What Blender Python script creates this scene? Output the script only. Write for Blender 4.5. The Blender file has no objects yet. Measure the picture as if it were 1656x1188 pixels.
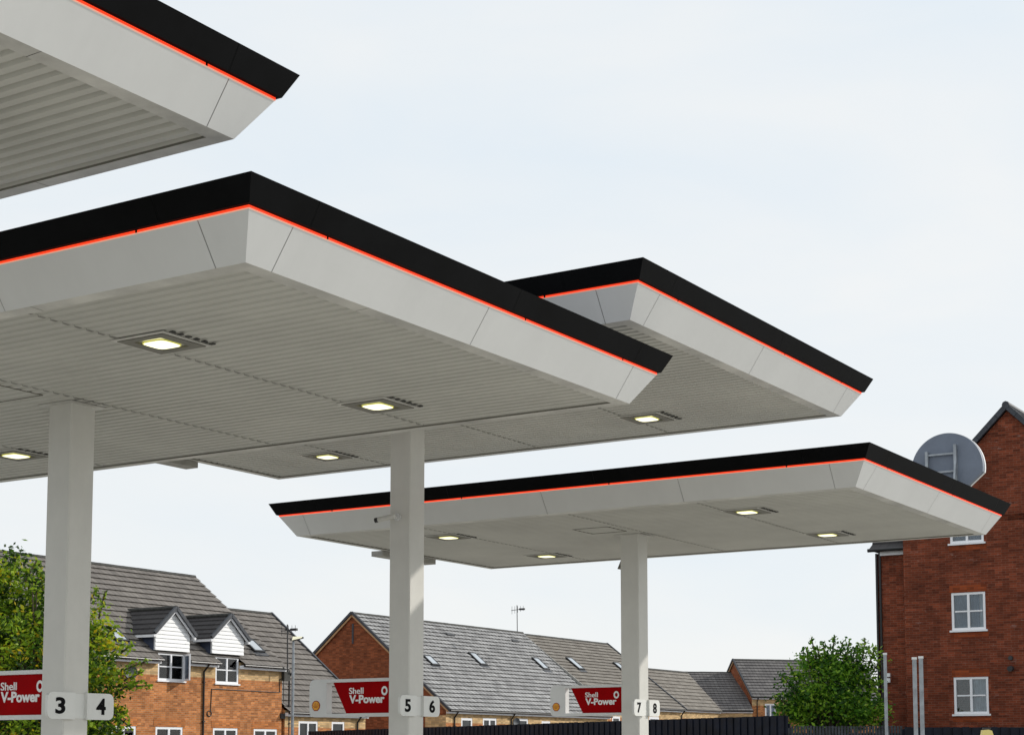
import bpy, math, random
from mathutils import Vector, Matrix, noise
random.seed(7)
R = math.radians
S = bpy.context.scene
COL = S.collection

# ------------------------------------------------------------------ camera, sky, sun, exposure
CAMZ = 1.6
F, CX, CY, PITCH = 2714.74, 828.0, 953.28, 0.0967776      # in photo pixels (1656 wide)
cam = bpy.data.cameras.new('camera')
cam.sensor_width = 36.0
cam.lens = F / 1656 * 36
cam.shift_y = (CY - 594) / 1656
cam.clip_start = .1
cam.clip_end = 3000
co = bpy.data.objects.new('camera', cam)
COL.objects.link(co)
co.location = (0, 0, CAMZ)
co.rotation_euler = (math.pi / 2 + PITCH, 0, 0)
S.camera = co

HEAD = 0.564126                                            # heading of the canopy row
SUN_EL = R(29)
SUN_DIR = Vector((.839, .298, 0)).normalized() * math.cos(SUN_EL) + Vector((0, 0, math.sin(SUN_EL)))

W = bpy.data.worlds.new('World')
S.world = W
W.use_nodes = True
nt = W.node_tree
nt.nodes.clear()
def N(t, ty, **kw):
    n = t.nodes.new(ty)
    for k, v in kw.items():
        setattr(n, k, v)
    return n
out = N(nt, 'ShaderNodeOutputWorld')
bg = N(nt, 'ShaderNodeBackground')
bg.inputs['Strength'].default_value = .10
sky = N(nt, 'ShaderNodeTexSky', sky_type='NISHITA')
sky.sun_disc = False
sky.sun_elevation = SUN_EL
sky.sun_rotation = math.atan2(SUN_DIR.x, SUN_DIR.y)
sky.air_density = 1.0
sky.dust_density = 1.2
tc = N(nt, 'ShaderNodeTexCoord')
mp = N(nt, 'ShaderNodeMapping')
mp.inputs['Scale'].default_value = (1.0, 1.0, 3.2)
mp.inputs['Rotation'].default_value = (0, 0, R(25))
nz = N(nt, 'ShaderNodeTexNoise')
nz.inputs['Scale'].default_value = 3.0
nz.inputs['Detail'].default_value = 5
nz.inputs['Roughness'].default_value = .5
nz.inputs['Distortion'].default_value = .35
rp = N(nt, 'ShaderNodeMapRange')
rp.inputs['From Min'].default_value = .30
rp.inputs['From Max'].default_value = .62
rp.inputs['To Min'].default_value = .0
rp.inputs['To Max'].default_value = 1.0
cl = N(nt, 'ShaderNodeMix', data_type='RGBA')               # thin blue-white veil to white cloud
cl.inputs[6].default_value = (8.2, 8.95, 9.55, 1)
cl.inputs[7].default_value = (9.25, 9.45, 9.5, 1)
mx = N(nt, 'ShaderNodeMix', data_type='RGBA')
mx.inputs[0].default_value = .93
L_ = nt.links.new
L_(tc.outputs['Generated'], mp.inputs['Vector'])
L_(mp.outputs['Vector'], nz.inputs['Vector'])
L_(nz.outputs['Fac'], rp.inputs['Value'])
L_(rp.outputs['Result'], cl.inputs[0])
L_(sky.outputs['Color'], mx.inputs[6])
L_(cl.outputs[2], mx.inputs[7])
L_(mx.outputs[2], bg.inputs['Color'])
L_(bg.outputs['Background'], out.inputs['Surface'])

sl = bpy.data.lights.new('sun', 'SUN')
sl.energy = 3.0
sl.angle = R(1.2)
sl.color = (1.0, .95, .87)
so = bpy.data.objects.new('sun', sl)
COL.objects.link(so)
so.rotation_euler = SUN_DIR.to_track_quat('Z', 'Y').to_euler()
so.location = (40, 20, 60)

S.view_settings.view_transform = 'Standard'
S.view_settings.look = 'None'
S.view_settings.exposure = 0
S.view_settings.gamma = 1
S.cycles.max_bounces = 8
S.cycles.diffuse_bounces = 5
S.cycles.use_denoising = True

# ------------------------------------------------------------------ picture point -> place
def ray(x, y):
    u = (x - CX) / F; v = (CY - y) / F
    return Vector((u, math.cos(PITCH) - v * math.sin(PITCH), math.sin(PITCH) + v * math.cos(PITCH)))
def at_depth(x, y, d):
    r = ray(x, y); p = r * (d / r.y); p.z += CAMZ
    return p
def on_plane(x, y, p0, n):
    r = ray(x, y); o = Vector((0, 0, CAMZ))
    return o + r * ((p0 - o).dot(n) / r.dot(n))
def axes(h):
    return Vector((math.sin(h), math.cos(h), 0)), Vector((math.cos(h), -math.sin(h), 0))

# ------------------------------------------------------------------ materials
def mat(name, col, rough=.6, metal=0, noise_amt=0, noise_scale=4, spec=.5, emit=None, es=0, coord='Object', col2=None, streak=0):
    m = bpy.data.materials.new(name)
    m.use_nodes = True
    t = m.node_tree
    b = t.nodes['Principled BSDF']
    b.inputs['Base Color'].default_value = (*col, 1)
    b.inputs['Roughness'].default_value = rough
    b.inputs['Metallic'].default_value = metal
    b.inputs['Specular IOR Level'].default_value = spec
    if emit:
        b.inputs['Emission Color'].default_value = (*emit, 1)
        b.inputs['Emission Strength'].default_value = es
    if noise_amt:
        c = N(t, 'ShaderNodeTexCoord')
        z = N(t, 'ShaderNodeTexNoise')
        z.inputs['Scale'].default_value = noise_scale
        z.inputs['Detail'].default_value = 6
        z.inputs['Roughness'].default_value = .65
        t.links.new(c.outputs[coord], z.inputs['Vector'])
        x = N(t, 'ShaderNodeMix', data_type='RGBA')
        lo = col2 if col2 else tuple(v * (1 - noise_amt) for v in col)
        x.inputs[6].default_value = (*lo, 1)
        x.inputs[7].default_value = (*[min(1, v * (1 + noise_amt * .5)) for v in col], 1)
        r = N(t, 'ShaderNodeMapRange')
        r.inputs['From Min'].default_value = .35
        r.inputs['From Max'].default_value = .65
        t.links.new(z.outputs['Fac'], r.inputs['Value'])
        t.links.new(r.outputs['Result'], x.inputs[0])
        last = x.outputs[2]
        if streak:                                         # rain marks running down the sheet
            u = N(t, 'ShaderNodeUVMap'); mpx = N(t, 'ShaderNodeMapping'); mpx.inputs['Scale'].default_value = (4, .8, 1)
            z2 = N(t, 'ShaderNodeTexNoise'); z2.inputs['Scale'].default_value = 1; z2.inputs['Detail'].default_value = 5; z2.inputs['Roughness'].default_value = .7
            t.links.new(u.outputs['UV'], mpx.inputs['Vector']); t.links.new(mpx.outputs['Vector'], z2.inputs['Vector'])
            rs_ = N(t, 'ShaderNodeMapRange'); rs_.inputs['From Min'].default_value = .38; rs_.inputs['From Max'].default_value = .62
            rs_.inputs['To Min'].default_value = 1 - streak; rs_.inputs['To Max'].default_value = 1.0
            t.links.new(z2.outputs['Fac'], rs_.inputs['Value'])
            vs_ = N(t, 'ShaderNodeVectorMath', operation='SCALE')
            t.links.new(last, vs_.inputs[0]); t.links.new(rs_.outputs['Result'], vs_.inputs['Scale']); last = vs_.outputs['Vector']
        t.links.new(last, b.inputs['Base Color'])
        r2 = N(t, 'ShaderNodeMapRange')
        r2.inputs['To Min'].default_value = max(.05, rough - .08)
        r2.inputs['To Max'].default_value = min(1, rough + .12)
        t.links.new(z.outputs['Fac'], r2.inputs['Value'])
        t.links.new(r2.outputs['Result'], b.inputs['Roughness'])
    return m

def brick_mat(name, c1, c2, mortar, patch=.35, ms=.0085, salt=0):
    m = bpy.data.materials.new(name)
    m.use_nodes = True
    t = m.node_tree; b = t.nodes['Principled BSDF']; k = t.links.new
    b.inputs['Roughness'].default_value = .9
    b.inputs['Specular IOR Level'].default_value = .2
    uv = N(t, 'ShaderNodeUVMap')
    br = N(t, 'ShaderNodeTexBrick')
    br.inputs['Color1'].default_value = (*c1, 1)
    br.inputs['Color2'].default_value = (*c2, 1)
    br.inputs['Mortar'].default_value = (*mortar, 1)
    br.inputs['Scale'].default_value = 1
    br.inputs['Mortar Size'].default_value = ms
    br.inputs['Mortar Smooth'].default_value = .2
    br.inputs['Bias'].default_value = -.1
    br.inputs['Brick Width'].default_value = .225
    br.inputs['Row Height'].default_value = .075
    k(uv.outputs['UV'], br.inputs['Vector'])
    z = N(t, 'ShaderNodeTexNoise'); z.inputs['Scale'].default_value = .55; z.inputs['Detail'].default_value = 6
    z.inputs['Roughness'].default_value = .7
    k(uv.outputs['UV'], z.inputs['Vector'])
    r = N(t, 'ShaderNodeMapRange')
    r.inputs['From Min'].default_value = .3; r.inputs['From Max'].default_value = .7
    r.inputs['To Min'].default_value = 1 - patch; r.inputs['To Max'].default_value = 1 + patch * .5
    k(z.outputs['Fac'], r.inputs['Value'])
    # single odd bricks: pale and burnt
    mpv = N(t, 'ShaderNodeMapping'); mpv.inputs['Scale'].default_value = (1 / .225, 1 / .075, 1)
    fl = N(t, 'ShaderNodeVectorMath', operation='FLOOR')
    wn = N(t, 'ShaderNodeTexWhiteNoise', noise_dimensions='2D')
    k(uv.outputs['UV'], mpv.inputs['Vector']); k(mpv.outputs['Vector'], fl.inputs[0]); k(fl.outputs['Vector'], wn.inputs['Vector'])
    r3 = N(t, 'ShaderNodeMapRange'); r3.inputs['To Min'].default_value = .72; r3.inputs['To Max'].default_value = 1.25
    k(wn.outputs['Value'], r3.inputs['Value'])
    mm = N(t, 'ShaderNodeMath', operation='MULTIPLY')
    k(r.outputs['Result'], mm.inputs[0]); k(r3.outputs['Result'], mm.inputs[1])
    v = N(t, 'ShaderNodeVectorMath', operation='SCALE')
    k(br.outputs['Color'], v.inputs[0]); k(mm.outputs['Value'], v.inputs['Scale'])
    col = v.outputs['Vector']
    if salt:                                               # pale salt bloom in broken horizontal patches
        ms_ = N(t, 'ShaderNodeMapping'); ms_.inputs['Scale'].default_value = (1.6, 5.5, 1)
        zs_ = N(t, 'ShaderNodeTexNoise'); zs_.inputs['Scale'].default_value = 1; zs_.inputs['Detail'].default_value = 8; zs_.inputs['Roughness'].default_value = .75
        k(uv.outputs['UV'], ms_.inputs['Vector']); k(ms_.outputs['Vector'], zs_.inputs['Vector'])
        rz = N(t, 'ShaderNodeMapRange'); rz.inputs['From Min'].default_value = .60; rz.inputs['From Max'].default_value = .78; rz.inputs['To Max'].default_value = salt
        k(zs_.outputs['Fac'], rz.inputs['Value'])
        xs_ = N(t, 'ShaderNodeMix', data_type='RGBA'); xs_.inputs[7].default_value = (.55, .42, .38, 1)
        k(rz.outputs['Result'], xs_.inputs[0]); k(col, xs_.inputs[6]); col = xs_.outputs[2]
    k(col, b.inputs['Base Color'])
    bp = N(t, 'ShaderNodeBump'); bp.inputs['Strength'].default_value = .5; bp.inputs['Distance'].default_value = .01
    bp.invert = True
    k(br.outputs['Fac'], bp.inputs['Height']); k(bp.outputs['Normal'], b.inputs['Normal'])
    return m

def tile_mat(name, c1, c2, joint=.55, tw=.30, course=.33, jw=.12):
    m = bpy.data.materials.new(name)
    m.use_nodes = True
    t = m.node_tree; b = t.nodes['Principled BSDF']; k = t.links.new
    b.inputs['Roughness'].default_value = .75
    b.inputs['Specular IOR Level'].default_value = .3
    uv = N(t, 'ShaderNodeUVMap')
    mp_ = N(t, 'ShaderNodeMapping'); mp_.inputs['Scale'].default_value = (1 / tw, 1 / course, 1)
    fl = N(t, 'ShaderNodeVectorMath', operation='FLOOR')
    wn = N(t, 'ShaderNodeTexWhiteNoise', noise_dimensions='2D')
    k(uv.outputs['UV'], mp_.inputs['Vector']); k(mp_.outputs['Vector'], fl.inputs[0]); k(fl.outputs['Vector'], wn.inputs['Vector'])
    z = N(t, 'ShaderNodeTexNoise'); z.inputs['Scale'].default_value = 1.1; z.inputs['Detail'].default_value = 8
    z.inputs['Roughness'].default_value = .75
    k(uv.outputs['UV'], z.inputs['Vector'])
    a = N(t, 'ShaderNodeMath', operation='MULTIPLY_ADD')
    a.inputs[1].default_value = .40
    k(wn.outputs['Value'], a.inputs[0])
    zr = N(t, 'ShaderNodeMapRange'); zr.inputs['From Min'].default_value = .3; zr.inputs['From Max'].default_value = .7; zr.inputs['To Max'].default_value = .6
    k(z.outputs['Fac'], zr.inputs['Value']); k(zr.outputs['Result'], a.inputs[2])
    x = N(t, 'ShaderNodeMix', data_type='RGBA')
    x.inputs[6].default_value = (*c1, 1); x.inputs[7].default_value = (*c2, 1)
    k(a.outputs['Value'], x.inputs[0])
    # joint between neighbouring tiles
    sp = N(t, 'ShaderNodeSeparateXYZ'); k(mp_.outputs['Vector'], sp.inputs[0])
    fr = N(t, 'ShaderNodeMath', operation='FRACT'); k(sp.outputs['X'], fr.inputs[0])
    lt = N(t, 'ShaderNodeMath', operation='LESS_THAN'); lt.inputs[1].default_value = jw
    k(fr.outputs['Value'], lt.inputs[0])
    jm = N(t, 'ShaderNodeMath', operation='MULTIPLY'); jm.inputs[1].default_value = joint
    k(lt.outputs['Value'], jm.inputs[0])
    x2 = N(t, 'ShaderNodeMix', data_type='RGBA'); x2.inputs[7].default_value = (.018, .018, .02, 1)
    k(jm.outputs['Value'], x2.inputs[0]); k(x.outputs[2], x2.inputs[6])
    k(x2.outputs[2], b.inputs['Base Color'])
    return m

def leaf_mat(name, stops, trans=.35):
    m = bpy.data.materials.new(name)
    m.use_nodes = True
    t = m.node_tree; k = t.links.new
    t.nodes.clear()
    o = N(t, 'ShaderNodeOutputMaterial')
    uv = N(t, 'ShaderNodeUVMap'); sp = N(t, 'ShaderNodeSeparateXYZ'); k(uv.outputs['UV'], sp.inputs[0])
    cr = N(t, 'ShaderNodeValToRGB')
    e = cr.color_ramp.elements
    while len(e) < len(stops): e.new(.5)
    for i, (p, c) in enumerate(stops):
        e[i].position = p; e[i].color = (*c, 1)
    k(sp.outputs['X'], cr.inputs['Fac'])
    d = N(t, 'ShaderNodeBsdfPrincipled'); d.inputs['Roughness'].default_value = .5; d.inputs['Specular IOR Level'].default_value = .3
    tr = N(t, 'ShaderNodeBsdfTranslucent')
    k(cr.outputs['Color'], d.inputs['Base Color']); k(cr.outputs['Color'], tr.inputs['Color'])
    mi = N(t, 'ShaderNodeMixShader'); mi.inputs['Fac'].default_value = trans
    k(d.outputs['BSDF'], mi.inputs[1]); k(tr.outputs['BSDF'], mi.inputs[2]); k(mi.outputs['Shader'], o.inputs['Surface'])
    return m

M = dict(
    white=mat('white_enamel', (.66, .67, .67), .38, noise_amt=.03, noise_scale=1.3, streak=.02),
    column=mat('column_enamel', (.66, .655, .62), .30, noise_amt=.06, noise_scale=1.6, streak=.035),
    black=mat('black_cladding', (.0035, .0038, .0045), .60, noise_amt=.4, noise_scale=2, spec=.06),
    seam=mat('dark_gap', (.33, .33, .32), .9),
    led=mat('red_light_strip', (.25, .015, .008), .4, emit=(1, .050, .010), es=1.15),
    strip_glow=mat('lip_painted_glow', (.85, .6, .5), .4, emit=(1, .30, .15), es=.30),  # emission paints the red strip's reflection onto the lip below it
    soffit=mat('soffit_sheet', (.50, .497, .462), .42, noise_amt=.10, noise_scale=.8),
    trim=mat('soffit_trim', (.56, .555, .525), .4, noise_amt=.30, noise_scale=1.4),
    roofsheet=mat('roof_sheet', (.25, .25, .26), .7, noise_amt=.3),
    fix=mat('light_frame', (.17, .165, .14), .5, noise_amt=.2),
    lap=mat('lap_shadow_edge', (.25, .247, .225), .6, noise_amt=.3),
    fix2=mat('drain_grey', (.34, .335, .31), .5, noise_amt=.2),
    lens=mat('light_lens', (.9, .9, .8), .3, emit=(1, .94, .58), es=1.4),
    lensrim=mat('light_lens_rim', (.6, .6, .1), .3, emit=(.8, .75, .15), es=.35),
    slot=mat('vent_slot', (.04, .04, .038), .8),
    steel=mat('galvanised_steel', (.34, .37, .40), .45, .5, noise_amt=.25, noise_scale=6),
    signgrey=mat('sign_back', (.16, .19, .245), .55, noise_amt=.12, noise_scale=3),
    signwhite=mat('sign_enamel', (.70, .71, .71), .35, noise_amt=.05),
    red=mat('red_panel', (.33, .0012, .003), .55, noise_amt=.1, spec=.03),
    textwhite=mat('white_lettering', (.85, .85, .85), .4),
    textblack=mat('black_numeral', (.004, .004, .005), .6, spec=.08),
    yellow=mat('yellow_emblem', (.85, .38, .012), .4),
    emred=mat('emblem_red', (.30, .03, .01), .4),
    plate=mat('number_plate', (.74, .75, .73), .35, noise_amt=.04),
    camdark=mat('camera_dark', (.02, .02, .022), .3),
    orange=brick_mat('orange_brick', (.57, .215, .066), (.40, .138, .042), (.44, .29, .18), .38, salt=.25),
    lintel=brick_mat('orange_lintel', (.55, .19, .05), (.45, .15, .04), (.40, .22, .12), .2),
    cream=brick_mat('cream_brick', (.68, .46, .22), (.58, .38, .18), (.5, .4, .28), .22),
    redbrick=brick_mat('red_gable_brick', (.30, .088, .034), (.20, .058, .024), (.20, .10, .06), .35),
    darkbrick=brick_mat('dark_red_brick', (.245, .057, .026), (.145, .034, .017), (.22, .095, .06), .45, .0085, salt=.7),
    redlintel=brick_mat('red_lintel', (.30, .065, .02), (.24, .05, .018), (.2, .06, .03), .2),
    tile_a=tile_mat('brown_grey_tiles', (.095, .085, .078), (.235, .215, .195)),
    tile_b=tile_mat('pale_grey_tiles', (.15, .15, .153), (.46, .46, .46), .55, tw=.36, jw=.30),
    tile_c=tile_mat('brown_tiles', (.12, .105, .09), (.27, .25, .22)),
    tile_d=tile_mat('dark_tiles', (.028, .026, .028), (.065, .06, .06), .4),
    tile_e=tile_mat('slate_grey_tiles', (.085, .08, .082), (.20, .19, .185)),
    verge=mat('verge_slate', (.045, .052, .065), .6, noise_amt=.4, noise_scale=5),
    ridge=mat('ridge_tile', (.055, .055, .05), .8, noise_amt=.5, noise_scale=6),
    barge=mat('cream_barge', (.52, .34, .18), .8, noise_amt=.2),
    upvc=mat('white_plastic', (.88, .89, .92), .35),
    clad=mat('white_cladding', (.82, .83, .84), .45, noise_amt=.05),
    lead=mat('lead_cheek', (.05, .065, .11), .55, noise_amt=.4, noise_scale=4),
    gutter=mat('black_plastic', (.012, .012, .013), .4),
    glass=mat('window_glass', (.018, .024, .028), .06, spec=.6, noise_amt=.6, noise_scale=2.5),
    glassblue=mat('sky_and_curtain_glass', (.13, .17, .235), .08, spec=.6, noise_amt=.6, noise_scale=3),  # sky reflection and curtains are both put into the pane colour
    skyglass=mat('skylight_glass', (.40, .44, .48), .10, spec=.8),
    dishm=mat('dish_grey', (.10, .11, .125), .6, noise_amt=.3),
    iron=mat('dark_iron', (.03, .03, .032), .5),
    fencem=mat('navy_fence_paint', (.0065, .0095, .019), .6, spec=.25, noise_amt=.6, noise_scale=3),
    fenceg=mat('weathered_pales', (.055, .062, .07), .85, noise_amt=.6, noise_scale=5),
    bark=mat('bark', (.11, .085, .06), .9, noise_amt=.5, noise_scale=8),
    leafy=leaf_mat('yellow_green_leaves', [(0, (.016, .045, .005)), (.3, (.05, .115, .010)), (.55, (.18, .32, .018)), (.92, (.42, .54, .035)), (1, (.60, .46, .02))], .5),
    leafd=leaf_mat('deep_green_leaves', [(0, (.012, .05, .005)), (.4, (.06, .18, .012)), (.78, (.21, .41, .025)), (1, (.38, .56, .06))], .5),
    asphalt=mat('asphalt', (.10, .098, .092), .9, noise_amt=.3, noise_scale=.6),
    concrete=mat('pale_concrete', (.44, .425, .385), .85, noise_amt=.2, noise_scale=.3),
    amber=mat('pale_yellow_head', (.75, .62, .22), .4),
    grass=mat('rough_grass', (.05, .08, .02), .95, noise_amt=.5, noise_scale=1),
)

def clear_glass(name, tint):
    m = bpy.data.materials.new(name); m.use_nodes = True
    t = m.node_tree; t.nodes.clear(); k = t.links.new
    o = N(t, 'ShaderNodeOutputMaterial'); tr = N(t, 'ShaderNodeBsdfTransparent'); tr.inputs['Color'].default_value = (*tint, 1)
    gl = N(t, 'ShaderNodeBsdfGlossy'); gl.inputs['Roughness'].default_value = .03
    z = N(t, 'ShaderNodeTexNoise'); z.inputs['Scale'].default_value = 1.4
    bp = N(t, 'ShaderNodeBump'); bp.inputs['Strength'].default_value = .08; bp.inputs['Distance'].default_value = .02
    k(z.outputs['Fac'], bp.inputs['Height']); k(bp.outputs['Normal'], gl.inputs['Normal'])
    f = N(t, 'ShaderNodeFresnel'); f.inputs['IOR'].default_value = 1.75
    mi = N(t, 'ShaderNodeMixShader')
    k(f.outputs['Fac'], mi.inputs['Fac']); k(tr.outputs['BSDF'], mi.inputs[1]); k(gl.outputs['BSDF'], mi.inputs[2]); k(mi.outputs['Shader'], o.inputs['Surface'])
    return m
M['clear'] = clear_glass('clear_glass', (.85, .9, .92))
M['curtain'] = mat('net_curtain', (.62, .66, .72), .9, noise_amt=.15, noise_scale=5)
M['sky_tint'] = mat('sky_tinted_curtain', (.20, .26, .36), .8, noise_amt=.25, noise_scale=2)  # cloth behind the pane, its blue carries the painted sky reflection

# ------------------------------------------------------------------ mesh builder
class MB:
    def __init__(s): s.v = []; s.f = []; s.uvx = []
    def quad(s, *p, uv=None):
        i = len(s.v); s.v += [Vector(q) for q in p]; s.f.append(tuple(range(i, i + len(p)))); s.uvx.append(uv)
        return s
    def obox(s, c, U, V, Wv):
        c = Vector(c); U = Vector(U); V = Vector(V); Wv = Vector(Wv)
        i = len(s.v)
        for a in (-1, 1):
            for b in (-1, 1):
                for d in (-1, 1):
                    s.v.append(c + U * a + V * b + Wv * d)
        for f in ((0, 1, 3, 2), (4, 6, 7, 5), (0, 4, 5, 1), (2, 3, 7, 6), (0, 2, 6, 4), (1, 5, 7, 3)):
            q = tuple(i + k for k in f)
            if U.cross(V).dot(Wv) < 0: q = q[::-1]
            s.f.append(q); s.uvx.append(None)
        return s
    def box(s, x0, x1, y0, y1, z0, z1):
        return s.obox(((x0 + x1) / 2, (y0 + y1) / 2, (z0 + z1) / 2), ((x1 - x0) / 2, 0, 0), (0, (y1 - y0) / 2, 0), (0, 0, (z1 - z0) / 2))
    def bar(s, p, q, w, h=None):
        p = Vector(p); q = Vector(q); d = (q - p)
        z = d.normalized(); x = z.cross(Vector((0, 0, 1)))
        if x.length < 1e-3: x = Vector((1, 0, 0))
        x.normalize(); y = z.cross(x)
        return s.obox((p + q) / 2, x * w / 2, y * (h or w) / 2, d / 2)
    def tube(s, p, q, r, r2=None, n=10):
        p = Vector(p); q = Vector(q); z = (q - p).normalized(); x = z.cross(Vector((0, 0, 1)))
        if x.length < 1e-3: x = Vector((1, 0, 0))
        x.normalize(); y = z.cross(x); i = len(s.v)
        r2 = r if r2 is None else r2
        for k in range(n):
            a = 2 * math.pi * k / n; d = x * math.cos(a) + y * math.sin(a)
            s.v += [p + d * r, q + d * r2]
        for k in range(n):
            j = (k + 1) % n
            s.f.append((i + 2 * k, i + 2 * j, i + 2 * j + 1, i + 2 * k + 1)); s.uvx.append(None)
        s.f.append(tuple(i + 2 * k for k in range(n))[::-1]); s.uvx.append(None)
        s.f.append(tuple(i + 2 * k + 1 for k in range(n))); s.uvx.append(None)
        return s
    def prism(s, pts, o, U, V, d):
        """outline pts (u,v) at origin o with axes U,V, pushed by vector d"""
        o = Vector(o); U = Vector(U); V = Vector(V); d = Vector(d); n = len(pts); i = len(s.v)
        s.v += [o + U * a + V * b for a, b in pts]
        s.v += [o + U * a + V * b + d for a, b in pts]
        s.f.append(tuple(range(i, i + n))); s.f.append(tuple(range(i + n, i + 2 * n))[::-1]); s.uvx += [None, None]
        for k in range(n):
            j = (k + 1) % n
            s.f.append((i + k, i + n + k, i + n + j, i + j)); s.uvx.append(None)
        return s
    def build(s, name, m, parent=None, smooth=False):
        me = bpy.data.meshes.new(name)
        me.from_pydata([tuple(v) for v in s.v], [], s.f)
        me.update()
        uvl = me.uv_layers.new(name='UVMap')
        for pi, p in enumerate(me.polygons):
            if s.uvx[pi] is not None:
                for li in p.loop_indices: uvl.data[li].uv = s.uvx[pi]
                continue
            n = p.normal
            if abs(n.z) > .995: T = Vector((1, 0, 0))
            else: T = Vector((-n.y, n.x, 0)).normalized()
            B = n.cross(T)
            for li in p.loop_indices:
                v = me.vertices[me.loops[li].vertex_index].co
                uvl.data[li].uv = (v.dot(T), v.dot(B))
        if smooth:
            for p in me.polygons: p.use_smooth = True
        me.materials.append(m)
        o = bpy.data.objects.new(name, me)
        COL.objects.link(o)
        if parent: o.parent = parent
        return o

def tag(o, label=None, cat=None, group=None, kind=None):
    if label: o['label'] = label
    if cat: o['category'] = cat
    if group: o['group'] = group
    if kind: o['kind'] = kind
    return o
def empty(name, loc, rz, label, cat, group=None):
    o = bpy.data.objects.new(name, None); COL.objects.link(o)
    o.empty_display_size = .2
    o.location = loc; o.rotation_euler = (0, 0, rz)
    return tag(o, label, cat, group)
def kids(o): return [c for c in bpy.data.objects if c.parent == o]
def copy_tree(o, parent=None):
    c = o.copy(); COL.objects.link(c)
    if parent: c.parent = parent
    for ch in kids(o): copy_tree(ch, c)
    return c

# ------------------------------------------------------------------ ground
def sheet(name, x0, x1, y0, y1, z, m):
    o = MB().quad((x0, y0, z), (x1, y0, z), (x1, y1, z), (x0, y1, z)).build(name, m)
    return tag(o, kind='structure')
sheet('ground', -900, 900, -900, 1600, 0, M['asphalt'])
sheet('forecourt', -40, 26, -30, 37, .004, M['concrete'])

# ------------------------------------------------------------------ canopies
AV, NV = axes(HEAD)
BR, LEN, WID = -7.17, 6.103, 9.625
D1, H1, D2, H2 = .122, .1894, .3112, .4872
AC, BC = 3.07, -4.93                       # column centre in the canopy
LOW, HIGH = 3.80 + CAMZ, 4.6194 + CAMZ
X0, X1, Y0, Y1 = -WID - BC, -BC, -AC, LEN - AC
CANO = {}
def base_of(a0):
    a = a0 + AC; b = BR + BC
    return AV * a + NV * b

def side_pts(k, c, ins):
    """point on side k of the rim at distance c along the outer edge, inset ins"""
    if k == 0: p = (X0 + c, Y0 + ins); ln = X1 - X0
    if k == 1: p = (X1 - ins, Y0 + c); ln = Y1 - Y0
    if k == 2: p = (X1 - c, Y1 - ins); ln = X1 - X0
    if k == 3: p = (X0 + ins, Y1 - c); ln = Y1 - Y0
    return p
def side_len(k): return (X1 - X0) if k % 2 == 0 else (Y1 - Y0)
def sloped(mb, lev0, lev1, seams, gap=.006):
    (i0, z0), (i1, z1) = lev0, lev1
    for k in range(4):
        ln = side_len(k)
        cs = [None] + seams(ln) + [None]
        for s in range(len(cs) - 1):
            a, b = cs[s], cs[s + 1]
            def cc(v, ins, left): return (ins if left else ln - ins) if v is None else (v + gap / 2 if left else v - gap / 2)
            P = [side_pts(k, cc(a, i0, True), i0) + (z0,), side_pts(k, cc(a, i1, True), i1) + (z1,),
                 side_pts(k, cc(b, i1, False), i1) + (z1,), side_pts(k, cc(b, i0, False), i0) + (z0,)]
            mb.quad(*P[::1])
def fascia_seams(ln): return [.58, ln - .58] + ([ln / 2] if ln < 7 else [.58 + (ln - 1.16) * q for q in (.25, .5, .75)]) if True else []
def sseams(ln): return sorted(fascia_seams(ln))
def cap_seams(ln): return [.72, ln / 2 + .3, ln - .62] if ln < 7 else [.9, 3.3, 5.7, ln - .9]

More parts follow.
